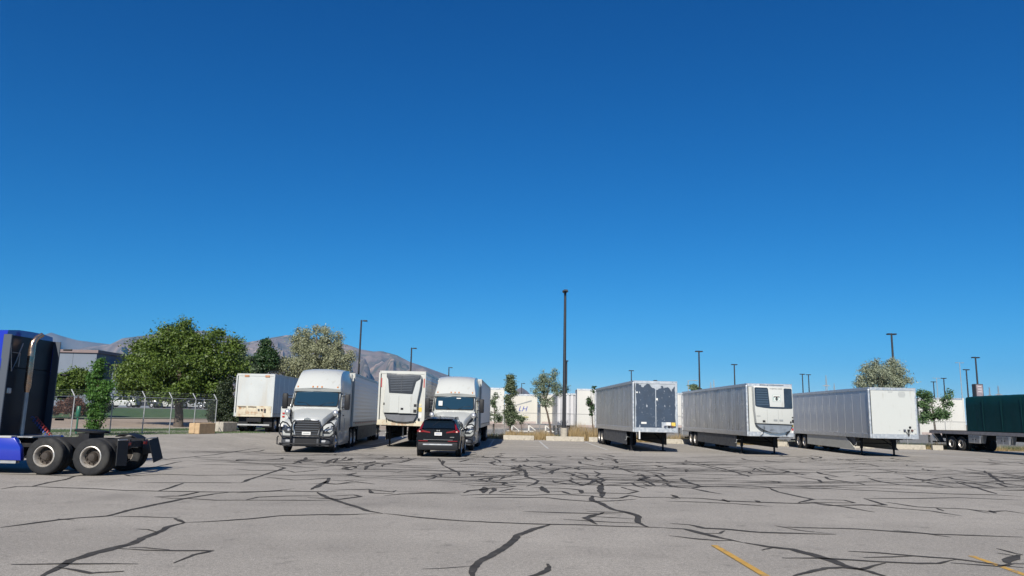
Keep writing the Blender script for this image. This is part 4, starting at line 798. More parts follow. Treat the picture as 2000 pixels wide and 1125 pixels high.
# ---- flatbed with the green tarpaulin, running out of the frame at the right
GRN = M('green_tarpaulin', (.002, .036, .04), .6, spec=.15, var=.12, vs=.5, bump=.3, bs=3)
x8 = 33.9 + 1.29
t8 = trailer('flatbed_trailer', 'flatbed trailer under a dark green tarpaulin with aluminium tool boxes', (x8, 46.2, 0), HEAD(0), 15.4, 2.59, 1.45, 1.33, deck_only=True, skirt=None, tandem=3.35, legs=True, legx=3.0)
for s in (1, -1):
    rl = B(-15.4, 0, s * 1.295 - .05, s * 1.295, 1.22, 1.45).build('side_rail', M('rusty_side_rail', (.28, .27, .28), .6, .4, var=.2), t8, bevel=.008)
    sp = B(0, .16, -.02, .02, 1.25, 1.4).mesh('stake_pocket', DARKM)
    for k in range(24): link('stake_pocket', sp, t8, (-15.2 + k * .62, s * 1.31, 0))
    for x in (-9.6, -6.35):
        b_ = MB().prism([(x - .75, 1.2), (x + .85, 1.2), (x + .62, .62), (x - .75, .62)][::1], 'y', s * .85, s * 1.26).build('tool_box', ALU, t8, bevel=.02)
        for k in (0, 1): MB().box(x - .7 + k * .7, x - .06 + k * .62, s * 1.26 - .005, s * 1.26 + .012, .66, 1.15).build('tool_box_door', M('checker_plate', (.4, .4, .41), .4, .7, var=.15, vs=20), b_, bevel=.006)
        for k in (-.2, .1): MB().box(x + k, x + k + .1, s * 1.28 - .01, s * 1.28 + .02, .85, .92).build('latch', BLACKP, b_)
    B(-15.0, -.5, s * .5 - .06, s * .5 + .06, .85, 1.22).build('main_beam', DARKM, t8)
pk = B(.01, .19, -1.24, 1.24, 1.45, 1.485).mesh('deck_plank', M('deck_boards', (.16, .12, .08), .8, var=.2))
for k in range(int(15.3 / .2)): link('deck_plank', pk, t8, (-15.38 + k * .2, 0, 0))
rows_ = []
for x in np.linspace(-10.4, -.1, 42):
    row = []
    for (y, z) in [(1.27, 1.5), (1.26, 1.9), (1.255, 2.6), (1.25, 3.3), (1.23, 3.85), (1.15, 3.97), (.6, 4.05), (0, 4.07), (-.6, 4.05), (-1.15, 3.97), (-1.23, 3.85), (-1.25, 3.3), (-1.255, 2.6), (-1.26, 1.9), (-1.27, 1.5)]:
        sag = .012 * math.sin(x * 5.2 + z) + .018 * math.cos(2 * math.pi * (x + .1) / 2.06) * (1 if z > 1.6 else .2); row.append((x, y - math.copysign(sag, y) if y else y, z - (abs(sag) if z > 3.9 else 0)))
    rows_.append(row)
m = MB(); m.grid(rows_); n_ = len(rows_[0]); m.f += [tuple(range(n_)), tuple(range(len(m.v) - n_, len(m.v)))]
tp = m.build('tarpaulin', GRN, t8, smooth=50)
for x in (-8.32, -6.26, -4.2, -2.14):
    for s in (1, -1): B(x - .03, x + .03, s * 1.285 - .008, s * 1.285 + .004, 1.5, 3.8).build('tarpaulin_seam', M('green_seam', (.003, .045, .048), .6, spec=.15), tp)
for s in (1, -1): MB().prism([(-15.3, 1.2), (-15.1, 1.2), (-14.6, .6), (-14.75, .6)], 'y', s * .62 if s > 0 else -1.24, 1.24 if s > 0 else -.62).build('rear_mud_guard', ALU, t8)
# ---- black SUV
SUVP = M('black_car_paint', (.004, .006, .010), .22, spec=.3, coat=.12)
def car_sections(k=1.0):
    return [(0, [(.70, .42), (.78, .6), (.76, .8), (.6, .85), (.3, .87), (0, .88)]), (-.25, [(.86, .28), (.9, .65), (.87, .92), (.74, .97), (.4, .99), (0, 1.0)]), (-1.2, [(.9, .26), (.93, .68), (.9, 1.0), (.78, 1.08), (.4, 1.1), (0, 1.11)]),
            (-1.95, [(.9, .26), (.93, .7), (.9, 1.03), (.68, 1.57), (.4, 1.62), (0, 1.63)]), (-2.6, [(.9, .26), (.93, .71), (.9, 1.05), (.67, 1.63), (.4, 1.68), (0, 1.69)]), (-3.7, [(.9, .28), (.93, .72), (.9, 1.07), (.66, 1.6), (.4, 1.65), (0, 1.66)]),
            (-4.28, [(.9, .33), (.93, .75), (.9, 1.09), (.64, 1.53), (.4, 1.57), (0, 1.58)]), (-4.58, [(.9, .36), (.93, .75), (.89, 1.08), (.78, 1.17), (.4, 1.19), (0, 1.19)]), (-4.67, [(.87, .38), (.91, .73), (.87, 1.04), (.76, 1.14), (.4, 1.16), (0, 1.16)])]
def suv(label, loc, rz, paint, scale=1.0, name='suv', cat='car', group=None, detail=True):
    T = thing(name, label, cat, loc, rz, group); T.scale = (scale,) * 3
    st = car_sections()
    MB().loft(st, bow=lambda x: .12 if x > -.3 else -.07 if x < -4.2 else 0).build('body', paint, T, smooth=38)
    for s in (1, -1):
        for x0, x1 in ((-1.42, -2.45), (-2.53, -3.45), (-3.52, -4.1)):
            def pt(x, v):
                xs_ = [q[0] for q in st]
                a = [np.interp(-x, [-q for q in xs_], [q[1][2][j] for q in st]) for j in (0, 1)]; b_ = [np.interp(-x, [-q for q in xs_], [q[1][3][j] for q in st]) for j in (0, 1)]
                return (x, s * (a[0] + (b_[0] - a[0]) * v + .012), a[1] + (b_[1] - a[1]) * v + .006)
            top = .9 if x0 < -1.5 else .88
            xx = [-1.95 if x0 > -1.5 else x0, x1]
            MB().add([pt(x0, .08), pt(x1, .08), pt(xx[1] - (.0 if x1 > -4 else -.08), top), pt(xx[0], top)], [(0, 1, 2, 3)])  .build('side_window', PRIV, T, fix=False)
        wheel(T, -.92, s * .82, s, .36, .24, 'car'); wheel(T, -3.68, s * .82, s, .36, .24, 'car')
        for xw in (-.92, -3.68):
            o = MB().lathe([(.36, .0), (.45, .0), (.45, -.03), (.36, -.03)], 24).build('wheel_arch', BLACKP, T); o.location = (xw, s * .938 + (.0 if s > 0 else .03), .4)
        MB().box(-1.62, -1.42, s * .98 - .1, s * .98 + .1, 1.05, 1.2).build('door_mirror', paint, T, bevel=.04, seg=2, smooth=40)
        if detail:
            MB().tube([(-1.9, s * .64, 1.62), (-2.1, s * .63, 1.67), (-3.6, s * .62, 1.66), (-3.8, s * .62, 1.62)], .018, 6).build('roof_rail', BLACKP, T, smooth=50)
            m = MB(); pts = [(.34, 1.0), (.6, 1.03), (.88, 1.02), (.9, 1.1), (.8, 1.16), (.68, 1.46), (.64, 1.45), (.72, 1.14), (.6, 1.1), (.34, 1.05)]
            m.add([(-4.685 + (.34 * max(0, z - 1.12) / .3) - .09 * (y / 1.2) ** 2 * 0 + .06 * (y > .75), s * y, z) for y, z in pts] + [(-4.45 + (.34 * max(0, z - 1.12) / .3), s * y, z) for y, z in pts], [tuple(range(10)), tuple(range(19, 9, -1))] + [(i, (i + 1) % 10, 10 + (i + 1) % 10, 10 + i) for i in range(10)])
            m.build('tail_light', DREDL, T)
            B(-4.71, -4.66, s * .78 - .035, s * .78 + .035, 1.03, 1.09).build('tail_light_reflector', M('bright_lens', (.8, .45, .42), .15), T)
            MB().box(-4.76, -4.6, s * .62 - .13, s * .62 + .13, .4, .47).build('exhaust_trim', CHROME, T, bevel=.015)
            MB().box(-4.77, -4.6, s * .62 - .1, s * .62 + .1, .415, .455).build('exhaust_outlet', BLACKP, T)
            B(-4.752, -4.6, s * .62 - .2, s * .62 + .2, .66, .69).build('rear_reflector', DREDL, T)
    if detail:
        def rw(x, y, z): return (x, y, z)
        MB().add([(-4.33, -.56, 1.53), (-4.33, .56, 1.53), (-4.625, .7, 1.2), (-4.625, -.7, 1.2)], [(0, 1, 2, 3)]).build('rear_window', PRIV, T, fix=False)
        MB().box(-4.45, -4.2, -.6, .6, 1.56, 1.6).build('roof_spoiler', paint, T, bevel=.015)
        MB().box(-4.78, -4.5, -.84, .84, .3, .62).build('rear_bumper', BLACKP, T, bevel=.04, seg=2, smooth=40)
        MB().box(-4.8, -4.7, -.62, .62, .5, .56).build('bumper_trim', ALU, T, bevel=.012); MB().box(-4.69, -4.65, -.62, .62, .715, .73).build('hatch_line', CHROME, T)
        B(-4.7, -4.66, -.155, .155, .9, 1.03).build('licence_plate', PAPER, T); B(-4.704, -4.7, -.11, .11, .95, .985).build('plate_characters', M('plate_blue', (.2, .25, .4), .5), T)
        MB().box(-4.7, -4.65, -.07, -.03, 1.07, 1.13).box(-4.7, -4.65, .03, .07, 1.07, 1.13).box(-4.697, -4.65, -.03, .03, 1.09, 1.11).build('emblem', CHROME, T)
        B(-4.69, -4.66, -.68, -.5, .82, .85).build('model_badge', CHROME, T)
        MB().prism([(-3.9, 1.64), (-4.12, 1.62), (-4.1, 1.71)], 'y', -.02, .02).build('roof_antenna', BLACKP, T)
        MB().add([(-1.3, -.68, 1.12), (-1.3, .68, 1.12), (-1.9, .6, 1.585), (-1.9, -.6, 1.585)], [(0, 1, 2, 3)]).build('windscreen', GLASS, T, fix=False).location = (.02, 0, .02)
        for s in (1, -1): MB().box(-.3, .0, s * .66 - .14, s * .66 + .14, .72, .82).build('headlight', LENS, T, bevel=.02)
        MB().tube([(-4.35, 0, 1.5), (-4.55, .25, 1.3)], .008, 5).build('rear_wiper', BLACKP, T)
    return T
ys_ = 34.5
suv('black SUV seen from behind in front of the right white truck', (place(857, ys_ + 0) , ys_ + 4.72 * 1.07, 0), R(90), SUVP, 1.07).location.y = ys_ + 4.72 * 1.07
# ---- white service truck glimpsed between the old trailer and the left white truck
ps = at(557, 810, 48.5); T = thing('service_truck', 'white truck corner with dark window peeping out left of the left white truck', 'truck', (ps.x + .75, 48.5, gz(ps.x + .75, 48.5)), R(90))
B(0, 4.2, -1.0, 1.0, .55, .8).build('chassis', DARKM, T)
MB().box(0, 2.6, -1.05, 1.05, .95, 2.1).build('service_body', WHITE, T, bevel=.04, seg=2); MB().box(2.7, 4.6, -1.0, 1.0, .8, 2.5).build('cab', WHITE, T, bevel=.12, seg=3)
for s in (1, -1):
    MB().box(-.05, .02, s * .85 - .07, s * .85 + .07, 1.62, 1.72).build('tail_light', RED, T); MB().box(-.05, .02, s * .85 - .07, s * .85 + .07, 1.42, 1.52).build('tail_light', RED, T)
    wheel(T, .9, s * .85, s, .42, .26, 'dual'); wheel(T, 3.9, s * .85, s, .42, .26, 'dual')
B(-.3, 0, -1.0, 1.0, .85, 1.0).build('rear_bumper', PAPER, T); B(.3, 2.4, -1.0, 1.0, 2.1, 2.65).build('rack_box', BLACKP, T)
# ---- concrete blocks along the back kerb, the two large blocks at the left
def block(label, x, y, L, h, dpt, mat, group, rz=0, name='concrete_block'):
    o = MB().prism([(-dpt / 2, 0), (dpt / 2, 0), (dpt / 2 - .05, h), (-dpt / 2 + .05, h)], 'x', -L / 2, L / 2)
    for sx in (-.28, .28): o.box(L * sx - .12, L * sx + .12, -dpt / 2 - .004, -dpt / 2 + .02, -.02, .05)
    q = o.build(name, mat, bevel=.025); q.location = (x, y, gz(x, y)); q.rotation_euler = (0, 0, rz); return tag(q, label, 'block', group)
bl = [(1014, 2.45, 'pale concrete parking block just right of the shadow of the right white truck'), (1104, 3.0, 'pale concrete parking block in front of the tall light pole'), (1180, 2.4, 'pale concrete parking block behind the wheels of the dark nosed silver trailer'), (1309, 1.6, 'short concrete parking block right of the dark nosed trailer'),
      (1360, 2.4, 'pale concrete parking block at the wheels of the logo trailer'), (1520, 2.4, 'pale concrete parking block seen under the nose of the logo trailer'), (1560, 2.0, 'pale concrete parking block at the wheels of the white nosed silver trailer'), (1766, 2.7, 'pale concrete parking block seen right of the white nosed trailer legs'),
      (1826, .75, 'stubby concrete block beside the flatbed wheels'), (1672, 2.4, 'pale concrete parking block seen under the white nosed trailer')]
for px, L, lb in bl:
    Y = 61.2
    for _ in range(4): x = place(px, Y); Y = 61.2 - .1 * x
    block(lb, x, Y, L, .36, .34, CONC, 'concrete parking blocks along the back of the lot', math.atan(-.1))
for px, py, mat, lb, rz in ((384, 849, CONCO, 'large sandy orange concrete block nearest the lawn', 1.3), (431, 845, CONC, 'large grey concrete block between the orange block and the old trailer', 1.3)):
    p = G(px, py, .36); Y = p.y + .78
    T = thing('barrier_block', lb, 'block', (p.x, Y, gz(p.x, Y)), rz, 'large concrete blocks')
    MB().box(-.78, .78, -.38, .38, 0, .66).build('block_body', mat, T, bevel=.03); B(-.82, .78, -.07, .05, .03, .68).build('cast_rib', mat, T, bevel=.02)
# ---- green marker post, vine covered
p = G(148, 851, .3)
T = thing('utility_marker', 'green plastic utility marker post beside the leafy sapling', 'post', (p.x, p.y, gz(p.x, p.y)))
GP = M('green_plastic', (.008, .13, .075), .45, var=.1); MB().cyl((0, 0, 0), (0, 0, 1.2), .05, n=10).build('post', GP, T, smooth=40); MB().cyl((0, 0, .95), (0, 0, 1.55), .13, .11, n=12).build('marker_cap', GP, T, smooth=40, bevel=.02)
# ---- light poles
def pole(label, px, pyt, Y, style, sign=False, base=False, group='light poles of the freight yard', rpole=.11, mat=POLE, ztop=None):
    b_ = at(px, 812, Y); tp = at(px, pyt, Y); x = tp.x; g0 = gz(x, Y); h = tp.z - g0
    T = thing('light_pole', label, 'light pole', (x, Y, g0), 0, group); z0 = 0
    if base:
        MB().cyl((0, 0, 0), (0, 0, .98), .3, n=20).build('concrete_base', CONC, T, smooth=40, bevel=.02); z0 = .98; B(-.2, .2, -.2, .2, .98, 1.02).build('base_plate', POLE, T)
    MB().cyl((0, 0, z0), (0, 0, h), rpole * 1.25, rpole * .8, n=10).build('shaft', mat, T, smooth=50)
    def head(x0, x1, y=0, z=0, ln=.0):
        MB().box(min(x0, x1), max(x0, x1), -.2 + y, .2 + y, h - .16 + z, h - .02 + z).build('lamp_head', mat, T, bevel=.03)
    if style == 'single':
        MB().tube([(0, 0, h - .12), (.3, 0, h - .1)], .035, 6).build('arm', mat, T); head(.22, .66)
    elif style == 'tee': head(.1, .45); head(-.45, -.1); B(-.12, .12, -.05, .05, h - .12, h - .04).build('arm', mat, T)
    elif style == 'quad': head(.08, .24); head(-.24, -.08); MB().box(-.16, .16, .1, .6, h - .16, h - .02).box(-.16, .16, -.6, -.1, h - .16, h - .02).build('lamp_head', mat, T, bevel=.02)
    elif style == 'cobra': MB().tube([(0, 0, h - .5), (.05, 0, h - .1), (.4, 0, h), (1.6, 0, h + .05)], .05, 6).build('arm', mat, T); head(1.3, 2.1, 0, .08)
    elif style == 'mast':
        for s in (1, -1): head(s * .5, s * 1.3, 0, 0)
        B(-1, 1, -.04, .04, h - .14, h - .06).build('arm', mat, T)
    if sign:
        zs = at(px, 762, Y).z - g0; q = B(-.55, .4, -.45, .35, zs - .85, zs + .75).build('sign_box', M('sign_frame', (.06, .06, .065), .5), T, bevel=.03)
        B(-.46, .3, -.462, -.45, zs - .75, zs + .65).build('sign_face', M('grey_mauve_sign', (.28, .24, .27), .5, var=.25, vs=2), q)
        m = MB(); [m.box(-.32, .16, -.47, -.463, zs + .38 - .32 * k, zs + .5 - .32 * k) for k in range(3)]; m.build('sign_print', M('pale_print', (.5, .47, .48), .5), q)
    return T
pole('tall dark pole on a concrete base, highest of all in the picture', 1104, 567, 63.4, 'quad', base=True, rpole=.13)
pole('dark pole with one lamp, rising behind the left white truck', 706, 625, 84, 'single')
pole('dark pole with one lamp, rising behind the slatted grille trailer', 804, 679, 98, 'single')
pole('small far pole with one lamp, above the right white truck roof', 877, 717, 137, 'single')
pole('thin far pole just right of the tall pole', 1107, 704, 115, 'quad', mat=POLE)
pole('small far pole poking up above the dark nosed trailer', 1233, 723, 136, 'tee')
pole('double headed pole behind the left end of the logo trailer', 1365, 685, 93, 'tee')
pole('double headed pole above the middle of the logo trailer', 1434, 711, 115, 'tee')
pole('grey curved arm street light left of the logo trailer', 1344, 743, 167, 'cobra', mat=GALV)
pole('left one of the twin far poles between logo trailer and white nosed trailer', 1567, 730, 139, 'tee')
pole('right one of the twin far poles between logo trailer and white nosed trailer', 1579, 731, 148, 'tee')
pole('double headed pole rising out of the silver leaved tree', 1741, 651, 76, 'tee')
pole('double headed pole carrying a square sign', 1905, 697, 94, 'tee', sign=True)
pole('double headed pole left of the pole with the square sign', 1887, 721, 116, 'tee')
pole('double headed pole above the green right hand tree', 1843, 738, 137, 'tee')
pole('smallest double headed pole left of the green right hand tree top', 1823, 745, 149, 'tee')
pole('tall pale thin mast left of the sign pole', 1874, 708, 230, 'mast', mat=GALV)
pole('pale thin mast behind the small double headed pole', 1829, 738, 260, 'mast', mat=GALV)
pole('tiny far pole above the small hill', 1019, 748, 150, 'single', rpole=.08)
# ---- far transmission towers
for px, py, lb in ((1613, 733, 'pale lattice pylon above the white nosed trailer, the taller one'), (1629, 749, 'pale lattice pylon above the white nosed trailer, the shorter one'), (1932, 756, 'left lattice pylon above the green tarpaulin'), (1949, 753, 'right lattice pylon above the green tarpaulin'), (1388, 746, 'left lattice pylon above the logo trailer'), (1394, 742, 'right lattice pylon above the logo trailer')):
    Y = 620; p = at(px, py, Y); T = thing('transmission_tower', lb, 'pylon', (p.x, Y, 0), 0, 'far lattice pylons'); h = p.z; m = MB()
    for sx in (1, -1):
        for sy in (1, -1): m.tube([(sx * 2.2, sy * 2.2, -8), (sx * .8, sy * .8, h * .6), (0, 0, h)], .09, 4)
    for k in range(9):
        z = h * k / 9; wv = 2.2 - 1.7 * k / 9; z2 = h * (k + 1) / 9; w2 = 2.2 - 1.7 * (k + 1) / 9
        for sy in (1, -1): m.tube([(-wv, sy * wv, z), (w2, sy * w2, z2)], .05, 4).tube([(wv, sy * wv, z), (-w2, sy * w2, z2)], .05, 4)
    m.build('lattice', GALV, T)
    for z in (.62, .78): MB().prism([(-5 + 8 * (z - .62), h * z), (0, h * z + .9), (5 - 8 * (z - .62), h * z), (0, h * z - .2)], 'y', -.08, .08).build('cross_arm', GALV, T)
# ---- trailers in the yard behind the fence
def yard(label, pl, pr, ptop, Y, mat, front=None, H=None, W=2.5, zb=1.15, chassis=False, name='yard_trailer'):
    a = at(pl, 812, Y); c_ = at(pr, 812, Y); tp = at((pl + pr) / 2, ptop, Y).z
    T = thing(name, label, 'trailer', ((a.x + c_.x) / 2, Y, -.04), 0, 'white trailers in the yard behind the fence'); L = c_.x - a.x; h = L / 2
    pw = L / max(1, round(L / 1.25)); n_ = round(L / pw); pm = MB().box(.015, pw - .015, -.02, .02, zb + .22, tp - .16).mesh('wall_panel', mat, bevel=.004)
    B(-h + .03, h - .03, .01, W, zb + .1, tp - .05).build('box_body', mat, T)
    for k in range(n_): link('wall_panel', pm, T, (-h + k * pw, 0, 0))
    B(-h, h, -.04, .03, tp - .16, tp).build('top_rail', ALU, T); B(-h, h, -.04, .03, zb, zb + .22).build('bottom_rail', M('worn_pink_rail', (.42, .34, .32), .6, var=.2), T)
    for x in (-h + .05, h - .05): B(x - .06, x + .06, -.045, .08, zb, tp).build('corner_post', mat, T)
    for x in (-h * .55, h * .5):
        lg = MB().box(x - .07, x + .07, .2, .34, .3, zb).box(x - .2, x + .2, .12, .42, 0, .08).build('landing_leg', PAPER if chassis else DARKM, T)
        if chassis: MB().tube([(x + .07, .27, .95), (x + .75, .27, .42)], .06, 4).build('leg_brace', PAPER, T)
    if chassis: B(-h + .3, h - .3, .2, .34, .3, .4).build('lower_bar', PAPER, T)
    for x in (-h + .9, -h + 2.1):
        if L > 5: wheel(T, x, .25, -1, .5, .28, 'dual'); wheel(T, x, W - .25, 1, .5, .28, 'dual')
    return T, tp, L
YW = M('yard_white', (.6, .6, .57), .5, var=.05, vs=.6); YC = M('yard_cream', (.6, .585, .52), .5, var=.06, vs=.6)
yard('white yard trailer peeping out right of the right white truck', 905, 984, 756, 71, YW)
T, tp, L = yard('cream white yard trailer with blue lettering behind the columnar tree', 986, 1049, 769, 80, YC, chassis=True)
RX = Matrix.Rotation(R(90), 4, 'X')
text('lettering', 'LH', .75, BLUEP, T, Matrix.Translation((L / 2 - 1.55, -.035, tp - 1.55)) @ RX, shear=.3)
MB().prism([(L / 2 - 2.6, tp - 1.25), (L / 2 - .6, tp - .6), (L / 2 - .6, tp - .75), (L / 2 - 2.2, tp - 1.2)], 'y', -.034, -.03).build('swoosh', GREYP, T)
B(L / 2 - 2.5, L / 2 - .9, -.034, -.03, tp - 2.45, tp - 2.3).build('yellow_stripe', M('pale_yellow', (.6, .55, .25), .5), T)
T, tp, L = yard('cream white yard trailer behind the small olive tree, left of the tall pole', 1056, 1100, 768, 81, YC, chassis=True)
B(.6, 1.6, -.034, -.03, tp - 2.65, tp - 2.5).build('yellow_stripe', YELLOW, T); B(.5, 1.7, -.034, -.03, tp - 2.0, tp - 1.85).build('grey_stripe', GREYP, T)
T, tp, L = yard('white yard trailer with dark blue emblem right of the tall pole', 1127, 1205, 759, 71, YW, zb=1.0)
MB().prism([(-.25, tp - 2.35), (.55, tp - 2.35), (.7, tp - 1.0), (-.1, tp - 1.0)], 'y', -.036, -.03).build('emblem', BLUEP, T); MB().prism([(-.3, tp - 3.0), (.5, tp - 2.5), (.5, tp - 2.75), (.0, tp - 3.05)], 'y', -.036, -.03).build('emblem_tail', GREYP, T)
o = at(1101, 812, 72); T = thing('yard_trailer', 'grey ribbed trailer end standing right beside the tall pole', 'trailer', (at(1113, 812, 72.5).x, 72.5, -.04), 0, 'white trailers in the yard behind the fence'); h = 1.2; tp = at(1113, 768, 72.5).z
B(-h, h, .05, 12, 1.1, tp).build('box_body', M('grey_box', (.4, .41, .44), .5, var=.1), T)
for k in range(6): B(-h + .1 + k * .4, -h + .3 + k * .4, -.02, .05, 1.15, tp - .15).build('front_rib', M('rib_white', (.6, .6, .62), .5), T)
B(-h, h, -.03, .06, tp - .15, tp + .02).build('front_header', ALU, T); B(-h, h, -.03, .06, .95, 1.15).build('front_sill', DARKM, T)
for s in (1, -1): MB().box(s * .95 - .07, s * .95 + .07, 2.1, 2.24, 0, 1.1).build('landing_leg', DARKM, T); wheel(T, s * .9, 10, 1, .5, .28, 'dual').rotation_euler = (0, 0, R(90))
yard('white yard trailer seen in the gap left of the logo trailer', 1255, 1352, 766, 72, YW)
yard('white yard trailer behind the leafy tree, left of the green tarpaulin', 1795, 1884, 776, 70, YW, zb=1.0)
# ---- building and parked cars at the far left
bx = at(176, 812, 128); zt = at(150, 683, 128).z; g0 = gz(bx.x, 128)
T = thing('warehouse', 'grey blue flat roofed building behind the trees at far left', 'building', (bx.x, 128, g0)); BW = M('shade_darkened_wall', (.15, .185, .24), .7, var=.06, vs=.3); BT = M('mauve_roof_trim', (.2, .15, .15), .6, var=.1)  # wall colour darkened to carry the building's shade
for k in range(7): B(-4.0 * (k + 1) + .02, -4.0 * k - .02, 0, .2, 0, zt - g0 - .5).build('wall_panel', BW, T)
B(-28, -.05, .15, 24, 0, zt - g0 - .52).build('wall', BW, T); B(-28.3, .3, -.3, 24.3, zt - g0 - .5, zt - g0).build('roof_trim', BT, T)
B(0, 9, 4, 22, 0, zt - g0 - 2.4).build('side_wing', BW, T); B(-.02, 9.2, 3.8, 22, zt - g0 - 2.4, zt - g0 - 2.1).build('wing_roof_trim', BT, T)
for k in range(5): B(-25 + 5 * k, -23 + 5 * k, -.03, .1, 3.2, 5.0).build('window', GLASS, T)
def parked(label, px, Y, paint, rz, sc=1.0):
    x = place(px, Y); suv(label, (x, Y, gz(x, Y)), rz, paint, sc, 'parked_car', 'car', 'cars parked beyond the left lawn', detail=False)
parked('white car parked beyond the lawn nearest the leafy sapling', 208, 122, WHITE, R(184)); parked('dark blue car parked beyond the lawn behind the barbed fence', 252, 124, M('dark_car', (.02, .025, .04), .25, coat=.6), R(185))
parked('white car parked left of the big tree trunk', 302, 126, WHITE, R(178), 1.0); parked('silver car parked right of the big tree trunk', 354, 128, M('silver_car', (.5, .52, .54), .3, .5, coat=.5), R(175)); parked('black car parked behind the orange block', 394, 130, SUVP, R(182))
# ---- trees
BARK = M('bark', (.11, .085, .065), .9, var=.3, vs=6, bump=.5, bs=25)
def leaf_mesh(C, RAD, n, size, flat=.5, droop=0.):
    C = np.array(C); RAD = np.array(RAD); w_ = RAD[:, 0] * RAD[:, 2] * rng.uniform(.15, 1.8, len(C)); idx = rng.choice(len(C), n, p=w_ / w_.sum())
    d = rng.normal(size=(n, 3)); r = np.linalg.norm(d, axis=1) * .58; d /= np.linalg.norm(d, axis=1)[:, None]
    p = C[idx] + d * r[:, None] * RAD[idx]; p[:, 2] -= droop * np.abs(rng.normal(size=n))
    nrm = d * .7 + rng.normal(size=(n, 3)) * .6 + np.array([0, 0, .35]); nrm /= np.linalg.norm(nrm, axis=1)[:, None]
    u = np.cross(nrm, rng.normal(size=(n, 3))); u /= np.linalg.norm(u, axis=1)[:, None]; v = np.cross(nrm, u)
    s = size * rng.uniform(.6, 1.4, n)[:, None]; u = u * s; v = v * s * flat
    return np.stack([p - u * .5, p + v * .5 + nrm * s * .08, p + u * .5, p - v * .5 + nrm * s * .08], 1)
def tree(name, label, px, pyb, Y, blobs, n, size, mat, group=None, trunk=.16, clump=(.35, .6), flat=.5, cat='tree', lean=0., droop=0., nclump=None, limbs=10, base_z=None):
    "blobs: (px, py, half width, half height) in photo pixels at depth Y"
    x = at(px, 812, Y).x; z = gz(x, Y) if base_z is None else base_z; T = thing(name, label, cat, (x, Y, z), 0, group); k = Y / F; C = []; RR = []
    tot = sum(b_[2] * b_[3] for b_ in blobs); nc = nclump or max(24, int(n / 110))
    for (bx_, by_, rx, ry) in blobs:
        c0 = at(bx_, by_, Y); m_ = max(3, int(nc * rx * ry / tot))
        for i in range(m_):
            d = rng.normal(size=3); d /= np.linalg.norm(d); r = rng.uniform(.25, 1) ** .5 * .92; cr = rng.uniform(*clump)
            q = np.array([c0.x - x + d[0] * r * max(.05, rx * k - cr * .6), c0.y - Y + d[1] * r * rx * k * .85, c0.z - z + d[2] * r * max(.05, ry * k - cr * .5)]); C.append(q); RR.append([cr * rng.uniform(.8, 1.3), cr, cr * rng.uniform(.55, .9)])
    quads('crown', leaf_mesh(C, RR, n, size, flat, droop), mat, T)
    m = MB(); top = max(c[2] for c in C); cen = np.mean(C, axis=0); bot = min(c[2] for c in C); th = max(bot + .3, top * .3)
    m.tube([(0, 0, -.1), (lean * .3, 0, th * .35), (cen[0] * .3 + lean * .6, 0, th * .7), (cen[0] * .6 + lean, cen[1] * .5, th), (cen[0], cen[1], (th + top) / 2), (cen[0], cen[1], top * .88)], [trunk * 1.25, trunk, trunk * .92, trunk * .82, trunk * .5, trunk * .15], 9)
    hub = Vector((cen[0] * .6 + lean, cen[1] * .5, th * .95))
    for i in range(limbs):
        c_ = Vector(C[int(rng.integers(len(C)))]); md = hub.lerp(c_, .5) + Vector((0, 0, .12 * (c_ - hub).length)); m.tube([tuple(hub), tuple(md), tuple(c_)], [trunk * .45, trunk * .28, trunk * .08], 6)
    m.build('trunk', BARK, T, smooth=60); return T
LG = leafmat('green_leaves', (.014, .05, .008), (.17, .245, .035)); LV = leafmat('vine_leaves', (.025, .085, .012), (.11, .24, .04)); LO = leafmat('silver_olive_leaves', (.13, .16, .11), (.42, .43, .25), .25); LD = leafmat('dark_green_leaves', (.012, .04, .012), (.06, .12, .035))
LS = leafmat('grey_green_leaves', (.05, .09, .045), (.22, .28, .15)); LR = leafmat('reddish_leaves', (.07, .03, .02), (.2, .09, .06)); LDK = leafmat('shaded_bush_leaves', (.015, .03, .012), (.06, .085, .035)); LB = leafmat('fresh_green_leaves', (.03, .085, .03), (.15, .25, .09))
tree('shade_tree', 'large round green tree with a thick dark trunk at left', 350, 833, 57, [(345, 715, 105, 68), (300, 735, 70, 52), (410, 730, 66, 62), (350, 672, 62, 38), (255, 745, 34, 44), (440, 700, 40, 46), (290, 690, 44, 34), (400, 668, 46, 28), (335, 645, 24, 16), (360, 765, 90, 26), (318, 652, 12, 10), (362, 636, 9, 9), (425, 652, 14, 10), (455, 672, 14, 12), (240, 715, 14, 14), (262, 700, 16, 12), (478, 715, 12, 14), (232, 762, 12, 16), (280, 672, 14, 10)], 62000, .2, LG, trunk=.3, clump=(0.31, 0.68), limbs=22)
tree('columnar_sapling', 'narrow leafy green sapling growing against the barbed fence', 188, 850, 42.2, [(195, 730, 15, 28), (190, 775, 26, 30), (180, 745, 15, 25), (188, 812, 17, 28), (206, 760, 14, 24), (198, 706, 7, 10), (178, 832, 9, 12)], 11000, .13, LV, trunk=.05, clump=(0.12, 0.26))
tree('background_tree', 'dark green tree behind the blue truck cab', 140, 800, 64, [(140, 748, 30, 34), (120, 755, 22, 30), (160, 745, 22, 28)], 14000, .2, LG, trunk=.15, clump=(0.25, 0.50))
tree('red_bush', 'reddish brown bush beside the blue truck', 140, 815, 60, [(142, 794, 30, 18), (115, 798, 22, 16)], 6000, .14, LR, cat='bush', trunk=.04, clump=(0.15, 0.29))
tree('roadside_bush', 'dark hedge bush behind the green marker post', 175, 812, 66, [(175, 800, 30, 14), (205, 795, 14, 14)], 6000, .16, LDK, cat='bush', trunk=.04, clump=(0.15, 0.29))
